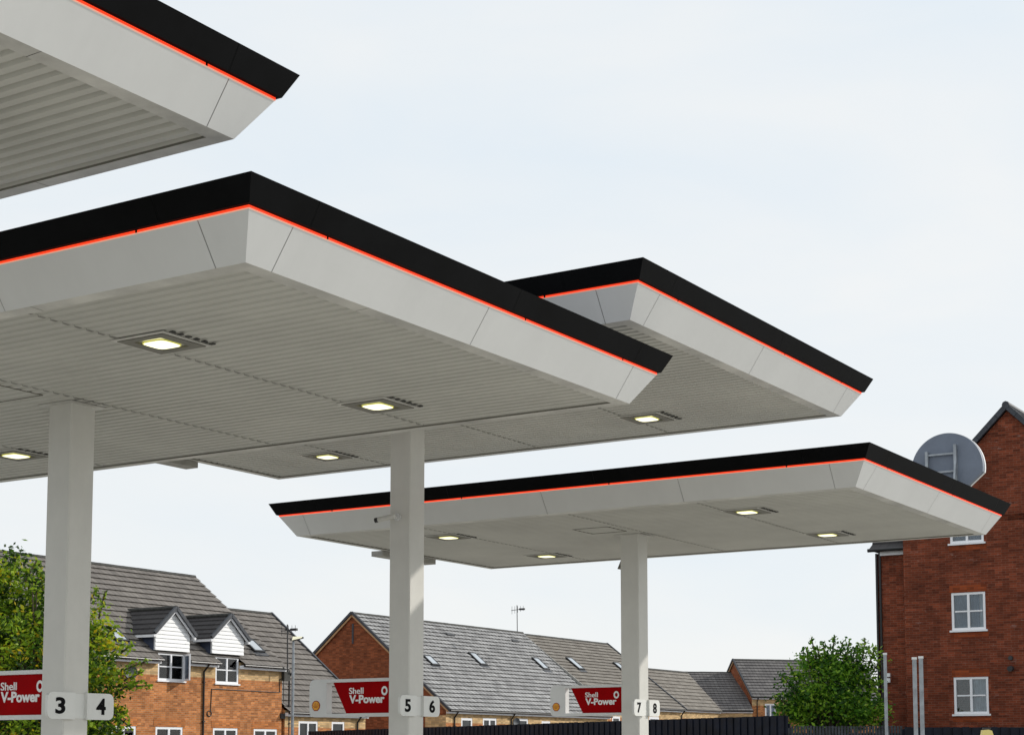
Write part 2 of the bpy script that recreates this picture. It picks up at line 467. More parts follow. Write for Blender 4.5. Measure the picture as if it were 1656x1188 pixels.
def make_canopy(name, a0, ztop, label, with_column=True, rib=.014):
    bl = base_of(a0)
    root = empty(name, (bl.x, bl.y, 0), -HEAD, label, 'canopy', 'forecourt canopies stepping up and down in a row')
    z = ztop
    # black upper cladding: sloping face, flat underside, roof lip
    mb = MB()
    sloped(mb, (0, z), (D1 - .036, z - H1 + .018), cap_seams, .004)
    sloped(mb, (D1 - .036, z - H1 + .018), (D1 + .02, z - H1 + .014), lambda l: [], 0)
    sloped(mb, (.06, z), (0, z), lambda l: [], 0)
    sloped(mb, (.06, z - .06), (.06, z), lambda l: [], 0)
    mb.build('black_cladding', M['black'], root)
    # backing behind seams
    mb = MB(); sloped(mb, (.012, z - .004), (D1 - .03, z - H1 + .019), lambda l: [], 0)
    mb.build('cladding_backing', M['camdark'], root); mb = MB()
    sloped(mb, (D1 + .015, z - H1 - .004), (D2 + .010, z - H2 + .008), lambda l: [], 0)
    mb.build('seam_backing', M['seam'], root)
    # red strip light with joints
    mb = MB()
    sloped(mb, (D1 - .006, z - H1 + .0165), (D1 - .006, z - H1 - .0035), lambda l: [.0 + v for v in ([.95, 3.6, l - .8] if l < 7 else [1.15, 3.5, 5.9, l - 1.15])], .02)
    mb.build('red_strip_light', M['led'], root)
    mb = MB()
    sloped(mb, (D1 - .008, z - H1 - .0035), (D1, z - H1 - .010), lambda l: [], 0)
    mb.build('strip_lip', M['strip_glow'], root)
    # white fascia panels
    mb = MB(); sloped(mb, (D1, z - H1 - .010), (D2, z - H2), sseams, .006)
    mb.build('white_fascia', M['white'], root)
    # flat trim under the fascia, then a small upstand to the ribbed sheet
    T = .13
    mb = MB(); sloped(mb, (D2, z - H2), (D2 + T, z - H2 - .004), lambda l: [q for q in (1.7, 4.1) if q < l - 1] if l < 7 else [2.1, 4.6, 7.2], .006)
    mb.build('soffit_trim', M['trim'], root)
    mb = MB(); sloped(mb, (D2 + T, z - H2 - .004), (D2 + T + .004, z - H2 + .045), lambda l: [], 0)
    mb.build('trim_upstand', M['fix'], root)
    # ribbed soffit (ribs run across, pitch .2)
    zs = z - H2 + .012
    x0, x1, y0, y1 = X0 + D2 + T + .003, X1 - D2 - T - .003, Y0 + D2 + T + .003, Y1 - D2 - T - .003
    NR = 42
    mb = MB(); y = y0; pitch = (y1 - y0) / NR
    prof = [(0, 0), (.50, 0), (.58, rib), (.92, rib), (1.0, 0)]
    for r in range(NR):
        for (p, dz), (q, ez) in zip(prof, prof[1:]):
            mb.quad((x0, y + p * pitch, zs + dz), (x0, y + q * pitch, zs + ez), (x1, y + q * pitch, zs + ez), (x1, y + p * pitch, zs + dz))
        y += pitch
    mb.build('ribbed_soffit', M['soffit'], root)
    # lap joint between sheets: the small notches in a line
    for xx in (X1 - 2.62, X0 + 2.45, X1 - 4.62):
        mb = MB(); y = y0
        for r in range(NR):
            for (p, dz), (q, ez) in zip(prof, prof[1:]):
                hw_ = .016 if dz == 0 and ez == 0 else .003
                mb.quad((xx - hw_, y + p * pitch, zs + dz - .003), (xx - hw_, y + q * pitch, zs + ez - .003), (xx + hw_, y + q * pitch, zs + ez - .003), (xx + hw_, y + p * pitch, zs + dz - .003))
            y += pitch
        mb.build('lap_joint', M['lap'], root)
    # roof sheet and drain boxes
    MB().box(X0 + .065, X1 - .065, Y0 + .065, Y1 - .065, z - .10, z - .05).build('roof_sheet', M['roofsheet'], root)
    MB().box(X0 + .13, X0 + .36, -.62, .90, z - H2 - .09, z - H2 - .006).build('drain_box', M['fix2'], root)
    # access hatch beside the column
    mb = MB()
    hx, hy, hw = -.15, -.80, .30
    for (a, b, c, d) in ((-hw, hw, -hw, -hw + .012), (-hw, hw, hw - .012, hw), (-hw, -hw + .012, -hw, hw), (hw - .012, hw, -hw, hw)):
        mb.box(hx + a, hx + b, hy + c, hy + d, zs - .006, zs + .004)
    mb.build('hatch_outline', M['fix'], root)
    if with_column:
        w = .155
        c = MB()
        r_ = .012
        pts = [(-w + r_, -w), (w - r_, -w), (w, -w + r_), (w, w - r_), (w - r_, w), (-w + r_, w), (-w, w - r_), (-w, -w + r_)]
        c.prism(pts, (0, 0, 0), (1, 0, 0), (0, 1, 0), (0, 0, zs + .01))
        c.build('column', M['column'], root)
        m2 = MB()
        m2.box(-w - .07, w + .07, -w - .07, w + .07, zs - .012, zs - .003)
        for q in range(6):
            yy = -w + q * .062
            m2.box(w + .09, w + .15, yy - .018, yy + .018, zs - .004, zs + .002)
        m2.build('column_collar', M['trim'], root)
    CANO[name] = None
    return root, zs

c0, zh = make_canopy('forecourt_canopy', 2.512, HIGH, 'high white canopy with heavily ribbed underside, cut off at the top left corner', True, .028)
c2, zl = make_canopy('forecourt_canopy', 8.129, LOW, 'large near white canopy on the column of pumps 3 and 4')
cb, _ = make_canopy('forecourt_canopy', 13.629, HIGH, 'raised white canopy behind the near one, on the column of pumps 5 and 6')
c3, _ = make_canopy('forecourt_canopy', 19.553, LOW, 'farthest white canopy, on the column of pumps 7 and 8 before the brick building')
ROW = [(c0, 2.512, zh), (c2, 8.129, zl), (cb, 13.629, zh), (c3, 19.553, zl)]

def place(a0, x, y, z):
    bl = base_of(a0)
    p = bl + NV * x + AV * y
    return (p.x, p.y, z)

# downlights let into the soffits
def make_light():
    t = empty('canopy_downlight', (0, 0, 0), -HEAD, 'x', 'downlight', 'square lit downlights let into the canopy undersides')
    f = MB()
    for (a, b, c, d) in ((-.25, .25, -.25, -.17), (-.25, .25, .17, .25), (-.25, -.15, -.17, .17), (.15, .25, -.17, .17)):
        f.box(a, b, c, d, -.014, 0)
    f.build('frame', M['fix'], t)
    tr = MB()
    for (a, b, c, d) in ((-.285, .285, -.285, -.255), (-.285, .285, .255, .285), (-.285, -.255, -.255, .255), (.255, .285, -.255, .255)):
        tr.box(a, b, c, d, -.008, .001)
    tr.build('surround', M['trim'], t)
    n = 24; pts = []
    for k in range(n):
        a = 2 * math.pi * k / n
        ca, sa = math.cos(a), math.sin(a)
        e = .45
        pts.append((.120 * math.copysign(abs(ca) ** e, ca), .120 * math.copysign(abs(sa) ** e, sa)))
    MB().prism(pts, (0, 0, -.019), (1, 0, 0), (0, 1, 0), (0, 0, .016)).build('lens', M['lens'], t)
    MB().prism([(a * 1.07, b * 1.07) for a, b in pts], (0, 0, -.0165), (1, 0, 0), (0, 1, 0), (0, 0, .012)).build('lens_rim', M['lensrim'], t)
    v = MB()
    for q in range(6):
        y = -.23 + q * .092
        v.box(.315, .36, y - .018, y + .018, -.010, -.002)
    v.build('vent_slot', M['slot'], t)
    return t
proto = make_light()
spots = [
    (1, 'near', 2.52, -1.39, 'lit square downlight under the near canopy, closest to its front corner'),
    (1, 'x', 2.52, 1.53, 'lit square downlight under the near canopy, by its far edge right of column 3 4'),
    (1, 'x', -2.53, 1.53, 'lit square downlight at the left picture edge, left of column 3 4'),
    (2, 'x', -2.53, 1.58, 'lit square downlight under the raised canopy, left of column 5 6'),
    (2, 'x', 2.52, 1.58, 'lit square downlight under the raised canopy, right of column 5 6'),
    (3, 'x', -2.50, -1.38, 'lit square downlight under the farthest canopy, just right of column 5 6'),
    (3, 'x', -2.50, 1.55, 'lit square downlight by the back edge of the farthest canopy, left of column 7 8'),
    (3, 'x', 2.55, -1.45, 'lit square downlight under the farthest canopy, front one right of column 7 8'),
    (3, 'x', 2.57, 1.45, 'lit square downlight under the farthest canopy, back one right of column 7 8'),
]
for i, (ci, _, x, y, lab) in enumerate(spots):
    o = proto if i == 0 else copy_tree(proto)
    o.location = place(ROW[ci][1], x, y, ROW[ci][2] - .004)
    o['label'] = lab

# ------------------------------------------------------------------ lettering
def text_mesh(txt, w, h, bold=.02, depth=.004):
    cu = bpy.data.curves.new('lettering', 'FONT')
    cu.body = txt; cu.size = 1; cu.offset = bold; cu.extrude = .5; cu.resolution_u = 4
    o = bpy.data.objects.new('lettering', cu); COL.objects.link(o)
    dg = bpy.context.evaluated_depsgraph_get()
    me = bpy.data.meshes.new_from_object(o.evaluated_get(dg))
    bpy.data.objects.remove(o); bpy.data.curves.remove(cu)
    xs = [v.co.x for v in me.vertices]; ys = [v.co.y for v in me.vertices]
    x0, x1, y0, y1 = min(xs), max(xs), min(ys), max(ys)
    for v in me.vertices:
        v.co = Vector(((v.co.x - x0) / (x1 - x0) * w, (v.co.y - y0) / (y1 - y0) * h, v.co.z * depth * 2))
    return me
def put_text(name, txt, w, h, m, parent, loc, rot, bold=.02):
    me = text_mesh(txt, w, h, bold)
    me.materials.append(m)
    o = bpy.data.objects.new(name, me); COL.objects.link(o)
    o.parent = parent; o.location = loc; o.rotation_euler = rot
    return o

def pecten(r, k=1.0):
    pts = []
    for i in range(25):
        a = R(-38 + i * (256 / 24.0))
        rr = r * (1 + .025 * math.cos(i * math.pi))
        pts.append((rr * math.cos(a) * 1.0, rr * math.sin(a) * .98))
    pts += [(-.50 * r, -.86 * r), (-.46 * r, -1.0 * r), (.46 * r, -1.0 * r), (.50 * r, -.86 * r)]
    return pts

# ------------------------------------------------------------------ pump brand signs on the columns (plane faces -Y)
def make_fuel_sign(a0, zb, label):
    loc = place(a0, 0, 0, zb)
    t = empty('fuel_sign', loc, -HEAD, label, 'sign', 'red fuel signs reaching left from the columns')
    H = .472; L0 = -1.47; L1 = -.157; y0, y1 = -.055, .055
    # frame outline: rounded left end, slot cut open
    fr = MB()
    rr = .075
    left = [(L0 + .275, 0)] + [(L0 + rr - rr * math.sin(R(a)), rr - rr * math.cos(R(a))) for a in (0, 22, 45, 68, 90)] + \
           [(L0 + rr - rr * math.cos(R(a)), H - rr + rr * math.sin(R(a))) for a in (0, 22, 45, 68, 90)] + [(L0 + .275, H)]
    fr.prism(left[::-1], (0, y0, 0), (1, 0, 0), (0, 0, 1), (0, y1 - y0, 0))
    fr.box(L0 + .275, L1, y0, y1, 0, .042)
    fr.box(L0 + .275, L1, y0, y1, H - .040, H)
    fr.build('frame', M['signwhite'], t)
    p = MB()
    a, b = .042, H - .040
    p.prism([(L0 + .365, b), (L0 + .575, a), (L1, a), (L1, b)][::-1], (0, -.035, 0), (1, 0, 0), (0, 0, 1), (0, .07, 0))
    p.build('red_panel', M['red'], t)
    yt = -.037
    rx = (R(90), 0, 0)
    put_text('small_lettering', 'Shell', .225, .078, M['textwhite'], t, (-.850, yt, .283), rx, .012)
    put_text('large_lettering', 'V-Power', .545, .105, M['textwhite'], t, (-.845, yt, .165), rx, .034)
    ring = MB(); n = 28
    for k in range(n):
        a0_, a1_ = 2 * math.pi * k / n, 2 * math.pi * (k + 1) / n
        def P(a, r): return (-.300 + r * .048 * math.cos(a), yt - .004, .315 + r * .057 * math.sin(a))
        ring.quad(P(a0_, 1), P(a1_, 1), P(a1_, .52), P(a0_, .52))
    ring.build('ring_emblem', M['textwhite'], t)
    e = MB().prism(pecten(.066), (L0 + .108, y0 - .003, .145), (1, 0, 0), (0, 0, 1), (0, .006, 0)).build('emblem', M['emred'], t)
    s_ = MB()
    s_.prism(pecten(.054), (L0 + .108, y0 - .006, .145), (1, 0, 0), (0, 0, 1), (0, .003, 0))
    s_.build('emblem_face', M['yellow'], e)
    rb = MB()
    for ang in (-42, -22, 0, 22, 42):
        o_ = Vector((L0 + .108, y0 - .0075, .145 - .045)); d = Vector((math.sin(R(ang)), 0, math.cos(R(ang))))
        rb.bar(o_ + d * .02, o_ + d * .082, .0035, .002)
    rb.build('emblem_rib', M['emred'], e)
    MB().box(L1 - .001, L1 + .004, -.05, .05, .02, H - .02).build('bracket', M['steel'], t)
    return t
make_fuel_sign(8.129, 1.921, 'red sign on the column of pumps 3 and 4, cut by the picture edge')
make_fuel_sign(13.629, 2.050, 'red sign with white frame on the column of pumps 5 and 6')
make_fuel_sign(19.553, 2.172, 'red sign with white frame on the column of pumps 7 and 8')

# pump number signs: two plates on the right face of each column, facing +X
def make_number_sign(a0, zb, left, right, label):
    t = empty('pump_number_sign', place(a0, 0, 0, zb), -HEAD, label, 'number sign', 'white pump number signs on the columns')
    H = .25
    w = .34
    def plate(ya, yb, rl):
        r = .06; pts = []
        if rl == 'l':
            pts = [(yb, 0), (yb, H)] + [(ya + r - r * math.sin(R(a)), H - r + r * math.cos(R(a))) for a in (0, 30, 60, 90)] + \
                  [(ya + r - r * math.cos(R(a)), r - r * math.sin(R(a))) for a in (0, 30, 60, 90)]
            pts = pts[::-1]
        else:
            pts = [(ya, H), (ya, 0)] + [(yb - r + r * math.sin(R(a)), r - r * math.cos(R(a))) for a in (0, 30, 60, 90)] + \
                  [(yb - r + r * math.cos(R(a)), H - r + r * math.sin(R(a))) for a in (0, 30, 60, 90)]
        return pts
    xs, xe = .162, .196
    for (ya, yb, s_, dgt, c) in ((-.39, -.05, 'l', left, -.235), (.10, .44, 'r', right, .275)):
        p = MB().prism(plate(ya, yb, s_), (xs, 0, 0), (0, 1, 0), (0, 0, 1), (xe - xs, 0, 0)).build('plate', M['plate'], t)
        put_text('numeral', dgt, .118, .155, M['textblack'], p, (xe + .001, c - .059, .048), (R(90), 0, R(90)), .03)
    MB().box(.156, .162, -.14, .14, .01, H - .01).build('bracket', M['plate'], t)
    return t
make_number_sign(8.129, 1.915, '3', '4', 'white plates numbered 3 and 4 on the nearest column')
make_number_sign(13.629, 2.045, '5', '6', 'white plates numbered 5 and 6 on the middle column')
make_number_sign(19.553, 2.155, '7', '8', 'white plates numbered 7 and 8 on the farthest column')

# bullet camera on the middle column, small loudspeakers below the soffits
t = empty('security_camera', place(13.629, -.02, -.158, 4.46), -HEAD, 'small white bullet camera with dark lens high on the column of pumps 5 and 6', 'camera')
m = MB(); m.tube((0, 0, .02), (0, -.03, .02), .045, n=14); m.tube((0, -.03, .02), (-.05, -.11, .01), .016)
m.build('bracket', M['signwhite'], t)
m = MB(); m.tube((.03, -.115, .02), (-.20, -.14, -.01), .032, n=14); m.build('body', M['trim'], t)
m = MB(); m.tube((-.20, -.14, -.01), (-.245, -.146, -.016), .031, n=14); m.build('lens_hood', M['camdark'], t)
for a0, zz, lab in ((8.129, zl, 'small grey loudspeaker on the left side of the nearest column, under the soffit'),
                    (19.553, zl, 'small grey loudspeaker on the left side of the farthest column, under the soffit')):
    t = empty('loudspeaker', place(a0, -.157, .06, zz - .50), -HEAD, lab, 'loudspeaker', 'loudspeakers under the canopies')
    MB().prism([(0, .02), (-.045, .06), (-.045, .17), (0, .17)], (0, -.02, 0), (1, 0, 0), (0, 0, 1), (0, .14, 0)).build('bracket', M['steel'], t)
    MB().prism([(-.045, .03), (-.14, 0), (-.045, .20)], (0, -.05, 0), (1, 0, 0), (0, 0, 1), (0, .20, 0)).build('horn', M['fix'], t)

# round emblem sign standing on the far canopy's roof, seen from behind
pl = on_plane(1531, 758, AV * 0 + NV * (BR - 1.25), NV)
RAD = 58.5 / F * pl.y / .985
t = empty('roof_emblem_sign', (pl.x, pl.y, LOW - .05), -HEAD, 'round grey sign seen from behind, on a steel frame on the far canopy roof', 'sign')
zc = pl.z - (LOW - .05)
pts = []
for i in range(48):
    a = R(-9 + i * 198 / 47)
    pts.append((RAD * math.cos(a), RAD * math.sin(a)))
pts += [(-.65 * RAD, -.444 * RAD), (-.42 * RAD, -.66 * RAD), (-.42 * RAD, -.90 * RAD), (.42 * RAD, -.90 * RAD), (.42 * RAD, -.66 * RAD), (.65 * RAD, -.444 * RAD)]
MB().prism(pts, (0, 0, zc), (1, 0, 0), (0, 0, 1), (0, .10, 0)).build('back_panel', M['signgrey'], t)
o = MB().prism([(x * 1.012, y * 1.012) for x, y in pts], (0, .10, zc), (1, 0, 0), (0, 0, 1), (0, .05, 0)).build('rim', M['textwhite'], t)
fr = MB()
for x, top in ((-.31, .30), (.16, .38)):
    fr.box(x - .022, x + .022, -.075, -.003, 0, zc + top)
for z in (.24, -.05, -.32):
    fr.box(-.29, .14, -.05, -.02, zc + z - .014, zc + z + .014)
fr.bar((-.31, -.06, zc + .02), (-.24, -.35, .05), .03)
fr.bar((.16, -.06, zc + .10), (.20, -.38, .05), .03)
fr.build('support_frame', M['steel'], t)

# ------------------------------------------------------------------ houses
def solve_gable(ex, ey, D, ax, ay, h):
    """eave end pixel at depth D, ridge end pixel, heading -> base, eave z, half depth, ridge z"""
    A_, n_ = axes(h)
    e = at_depth(ex, ey, D)
    r = ray(ax, ay); k = r.x / r.y
    w = (e.x - k * e.y) / (n_.x - k * n_.y)
    q = Vector((e.x, e.y, 0)) - n_ * w
    zr = CAMZ + r.z / r.y * q.y
    return Vector((e.x, e.y, 0)), e.z, w, zr

class House:
    def __init__(s, name, label, base, h, y0, y1, w, ze, zr, wall_m, roof_m, cat='house', band=True, gap=.30, xb=None, group=None, verges=(1, 1)):
        s.verges = verges; s.gaps = []
        s.h = h; s.A, s.n = axes(h); s.base = base; s.y0, s.y1, s.w, s.ze, s.zr = y0, y1, w, ze, zr
        s.gap = gap
        s.root = empty(name, (base.x, base.y, 0), -h, label, cat, group)
        s.wall_m = wall_m; s.roof_m = roof_m; s.holes = []; s.band = band
    def loc(s, p):
        d = p - s.base
        return Vector((d.dot(s.n), d.dot(s.A), p.z))
    def wallpx(s, x, y):                                   # on the front wall plane -> (along, up)
        q = s.loc(on_plane(x, y, s.base - s.n * s.gap, s.n)); return q.y, q.z
    def gablepx(s, x, y):                                  # on the near gable wall -> (across, up)
        q = s.loc(on_plane(x, y, s.base + s.A * s.y0, s.A)); return q.x, q.z
    def roofpx(s, x, y):                                   # on the front slope -> (along, up the slope)
        sl = math.hypot(s.w, s.zr - s.ze)
        up = (-s.n * s.w + Vector((0, 0, s.zr - s.ze))) / sl
        nn = s.A.cross(up)
        p0 = s.base + Vector((0, 0, s.ze))
        p = on_plane(x, y, p0, nn); d = p - p0
        return d.dot(s.A), d.dot(up)
    def ridge_y(s, x, y):
        q = on_plane(x, y, s.base - s.n * s.w, s.n); return s.loc(q).y
    def slope_pt(s, y, u, off=0):
        sl = math.hypot(s.w, s.zr - s.ze); c = s.w / sl; t = (s.zr - s.ze) / sl
        return Vector((-u * c + off * t, y, s.ze + u * t + off * c))
    def finish(s, lip=.064, course=.34):
        h = s.root
        g = s.gap; xf = -g; xb = -2 * s.w + g
        slope = (s.zr - s.ze) / s.w
        zf = s.ze + g * slope - .12
        zb_ = zf - .72 if s.band else zf
        # front wall with openings
        def panel(mb, y0, y1, z0, z1, holes):
            ys = sorted({y0, y1, *[min(max(v, y0), y1) for q in holes for v in q[:2]]})
            zs = sorted({z0, z1, *[min(max(v, z0), z1) for q in holes for v in q[2:4]]})
            for a, b in zip(ys, ys[1:]):
                for c, d in zip(zs, zs[1:]):
                    my, mz = (a + b) / 2, (c + d) / 2
                    if any(q[0] < my < q[1] and q[2] < mz < q[3] for q in holes): continue
                    mb.quad((xf, a, c), (xf, b, c), (xf, b, d), (xf, a, d))
            for q in holes:
                a, b, c, d = max(q[0], y0), min(q[1], y1), max(q[2], z0), min(q[3], z1)
                if a >= b or c >= d: continue
                r = xf - .10
                mb.quad((xf, a, c), (xf, a, d), (r, a, d), (r, a, c)); mb.quad((xf, b, c), (r, b, c), (r, b, d), (xf, b, d))
                if q[3] <= z1: mb.quad((xf, a, d), (xf, b, d), (r, b, d), (r, a, d))
                if q[2] >= z0: mb.quad((xf, a, c), (r, a, c), (r, b, c), (xf, b, c))
        wl = MB()
        panel(wl, s.y0, s.y1, 0, zb_, s.holes)
        wl.quad((xb, s.y0, 0), (xb, s.y0, zf), (xb, s.y1, zf), (xb, s.y1, 0))
        wl.quad((xf, s.y1, 0), (xf - .0, s.y1, zf), (xb, s.y1, zf), (xb, s.y1, 0))
        wl.quad((xf, s.y1, zf), (-s.w, s.y1, s.zr - .12), (xb, s.y1, zf))
        wl.build('wall', s.wall_m, h)
        gw = MB()
        gw.quad((xf, s.y0, 0), (xf, s.y0, zf), (-s.w, s.y0, s.zr - .12), (xb, s.y0, zf), (xb, s.y0, 0))
        gw.build('gable_wall', s.gable_m if hasattr(s, 'gable_m') else s.wall_m, h)
        if s.band:
            cuts = sorted((max(q[0], s.y0), min(q[1], s.y1)) for q in s.holes if q[3] >= zf and q[2] <= zb_)
            ed = [s.y0] + [v for q in cuts for v in q] + [s.y1]
            for a, b in zip(ed[::2], ed[1::2]):
                bm_ = MB(); panel(bm_, a, b, zb_, zf, [q for q in s.holes if a < (q[0] + q[1]) / 2 < b]); bm_.build('cream_band', M['cream'], h)
        # roof in lapped courses
        sl = math.hypot(s.w, s.zr - s.ze); nC = max(4, round(sl / course)); cs = sl / nC
        vo = .12
        rf = MB()
        ys = s.y0 - vo * s.verges[0]; ye = s.y1 + vo * s.verges[1]
        steps = max(1, int((ye - ys) / 1.2))
        for side in (0, 1):
            def P(y, u, off):
                q = s.slope_pt(y, u, off)
                if side: q.x = -2 * s.w - q.x
                return q
            for i in range(nC):
                u0 = i * cs; u1 = min(sl, u0 + cs)
                prev = None
                gl = s.gaps if (i == 0 and not side) else []
                yl = sorted([ys + (ye - ys) * k / steps for k in range(steps + 1)] + [v for q in gl for v in q])
                for y in yl:
                    j = .007 * noise.noise(Vector((y * .9, i * 3.1, s.base.x))) if i else 0
                    cur = (P(y, u0 - .02 + j, lip), P(y, u1 + .09, -.003), P(y, u0 + .10 , -.004), P(y, u0 - .02 + j, lip - .018))
                    if prev and not any(a - 1e-6 <= (prev[4] + y) / 2 <= b for a, b in gl):
                        q1 = [prev[0], cur[0], cur[1], prev[1]]; q2 = [prev[2], cur[2], cur[3], prev[3]]; q3 = [prev[3], cur[3], cur[0], prev[0]]
                        if side: q1.reverse(); q2.reverse(); q3.reverse()
                        uva = ((prev[0].y, (i + .02) * .33), (cur[0].y, (i + .02) * .33), (cur[0].y, (i + .97) * .33), (prev[0].y, (i + .97) * .33))
                        rf.quad(*q1); rf.uvx[-1] = 'UV'; s_uv = uva if not side else uva[::-1]
                        rf.uvx[-1] = s_uv
                        rf.quad(*q2); rf.quad(*q3)
                    prev = cur + (y,)
        # custom per-corner uv
        me_uv = rf.uvx[:]
        rf.uvx = [None] * len(me_uv)
        ro = rf.build('roof', s.roof_m, h)
        uvl = ro.data.uv_layers[0]
        for p in ro.data.polygons:
            u = me_uv[p.index]
            if u:
                for li, c in zip(p.loop_indices, u): uvl.data[li].uv = c
        rt = MB(); L = ye - ys; n = max(2, int(L / .45))
        for k in range(n):
            a = ys + L * k / n; b = ys + L * (k + 1) / n - .012
            zz = s.zr + .02 + .008 * random.random()
            rt.prism([(-.13, -.075), (-.07, .0), (0, .03), (.07, .0), (.13, -.075)], (-s.w, a, zz + .015), (1, 0, 0), (0, 0, 1), (0, b - a, 0))
        rt.build('ridge_tiles', M['ridge'], ro)
        # verges: dark caps over a cream barge
        for y, sgn, on in ((s.y0 - vo, -1, s.verges[0]), (s.y1 + vo, 1, s.verges[1])):
            if not on: continue
            vg = MB(); bg_ = MB()
            for side in (0, 1):
                a = s.slope_pt(y, -.05, .035); b = s.slope_pt(y, sl + .02, .035)
                c = s.slope_pt(y, 0, -.09); d = s.slope_pt(y, sl, -.09)
                if side:
                    for q in (a, b, c, d): q.x = -2 * s.w - q.x
                vg.bar(a, b, .10, .13)
                off = Vector((0, -sgn * .035, 0))
                bg_.bar(c + off, d + off, .05, .09)
            vg.build('verge', M['verge'], ro)
            bg_.build('barge', M['barge'], ro)
        # eaves: white fascia board, black gutter
        ed = [s.y0] + [v for q in sorted(s.gaps) for v in q] + [s.y1]
        for a, b in zip(ed[::2], ed[1::2]):
            MB().box(-g + .02, -.06, a, b, s.ze - .17, s.ze - .02).build('eaves_board', M['upvc'], h)
            gt = MB().tube((.035, a - .03, s.ze - .035), (.035, b + .03, s.ze - .035), .052, n=10)
            gt.build('gutter', M['gutter'], h)
        return ro
    def downpipe(s, px, py, zlow=0):
        y, z = s.wallpx(px, py)
        m = MB(); x = -s.gap + .05
        m.tube((.03, y, s.ze - .08), (x, y, s.ze - .36), .038)
        m.tube((x, y, s.ze - .34), (x, y, zlow), .038)
        for zz in (s.ze - .8, s.ze - 2.4): m.box(x - .05, x + .055, y - .06, y + .06, zz - .02, zz + .02)
        m.build('downpipe', M['gutter'], s.root)

def window(parent, O, U, V, Nn, w, h, cols=2, rows=1, frame=.07, glass='glass', sill=True, ratio=None, open_sash=False, split=None, header=None, curtains=()):
    """O lower left corner; U right, V up, Nn outward"""
    O = Vector(O); U = Vector(U); V = Vector(V); Nn = Vector(Nn)
    f = MB()
    def bx(u0, u1, v0, v1, n0, n1, mb=None):
        (mb or f).obox(O + U * (u0 + u1) / 2 + V * (v0 + v1) / 2 + Nn * (n0 + n1) / 2, U * (u1 - u0) / 2, V * (v1 - v0) / 2, Nn * (n1 - n0) / 2)
    n0, n1 = -.075, -.01
    bx(0, frame, 0, h, n0, n1); bx(w - frame, w, 0, h, n0, n1)
    bx(frame, w - frame, 0, frame, n0, n1); bx(frame, w - frame, h - frame, h, n0, n1)
    xs = [w * k / cols for k in range(1, cols)] if split is None else [w * q for q in split]
    for x in xs: bx(x - frame * .5, x + frame * .5, frame, h - frame, n0, n1 + .004)
    edges = [frame] + xs + [w - frame]
    for r in range(1, rows):
        for a, b in zip(edges, edges[1:]):
            z = h * r / rows
            bx(a + frame * .4, b - frame * .4, z - frame * .3, z + frame * .3, n0 + .02, n1 - .004)
    fo = f.build('window', M['upvc'], parent)
    p = MB(); bx(frame * .5, w - frame * .5, frame * .5, h - frame * .5, -.060, -.050, p)
    p.build('pane', M[glass], fo)
    for (c0_, c1_, kind) in curtains:                       # folded cloth hanging behind the pane
        q = MB(); nf = max(3, int((c1_ - c0_) * w / .05))
        for i in range(nf):
            ua = (c0_ + (c1_ - c0_) * i / nf) * w; ub = (c0_ + (c1_ - c0_) * (i + 1) / nf) * w
            na, nb = (-.13, -.16) if i % 2 else (-.16, -.13)
            q.quad(O + U * ua + Nn * na, O + U * ub + Nn * nb, O + U * ub + V * h + Nn * nb, O + U * ua + V * h + Nn * na)
        q.build('curtain', M[kind], fo)
    if sill:
        q = MB(); bx(-.06, w + .06, -.06, -.002, -.08, .06, q)
        q.build('sill', M['upvc'], fo)
    if open_sash:
        q = MB(); a = R(62); hx = O + U * w + Nn * .0
        d = (-U * math.cos(a) + Nn * math.sin(a)); sw = w * .42; k = d.cross(V).normalized() * .025
        for (u0, u1, v0, v1) in ((0, sw, .02, .09), (0, sw, h - .09, h - .02), (0, .07, .09, h - .09), (sw - .07, sw, .09, h - .09)):
            q.obox(hx + d * (u0 + u1) / 2 + V * (v0 + v1) / 2, d * (u1 - u0) / 2, V * (v1 - v0) / 2, k)
        so_ = q.build('open_sash', M['upvc'], fo)
        q = MB(); q.obox(hx + d * sw / 2 + V * h / 2, d * (sw / 2 - .06), V * (h / 2 - .08), k * .2)
        q.build('sash_pane', M['glassblue'], fo)
    return fo

def house_window(H, x0, y0, x1, y1, zlow=None, lintel=True, **kw):
    """window on the front wall between two picture corners (top-left, bottom-right)"""
    ya, zt = H.wallpx(x0, y0); yb, z2 = H.wallpx(x1, y1)
    zb = z2 if zlow is None else zt - zlow
    H.holes.append((ya, yb, zb, zt))
    xf = -H.gap
    fo = window(H.root, (xf, ya, zb), (0, 1, 0), (0, 0, 1), (1, 0, 0), yb - ya, zt - zb, **kw)
    if lintel:
        MB().box(xf - .02, xf + .012, ya - .12, yb + .12, zt + .003, zt + .30).build('lintel', M['lintel'], H.root)
    return fo

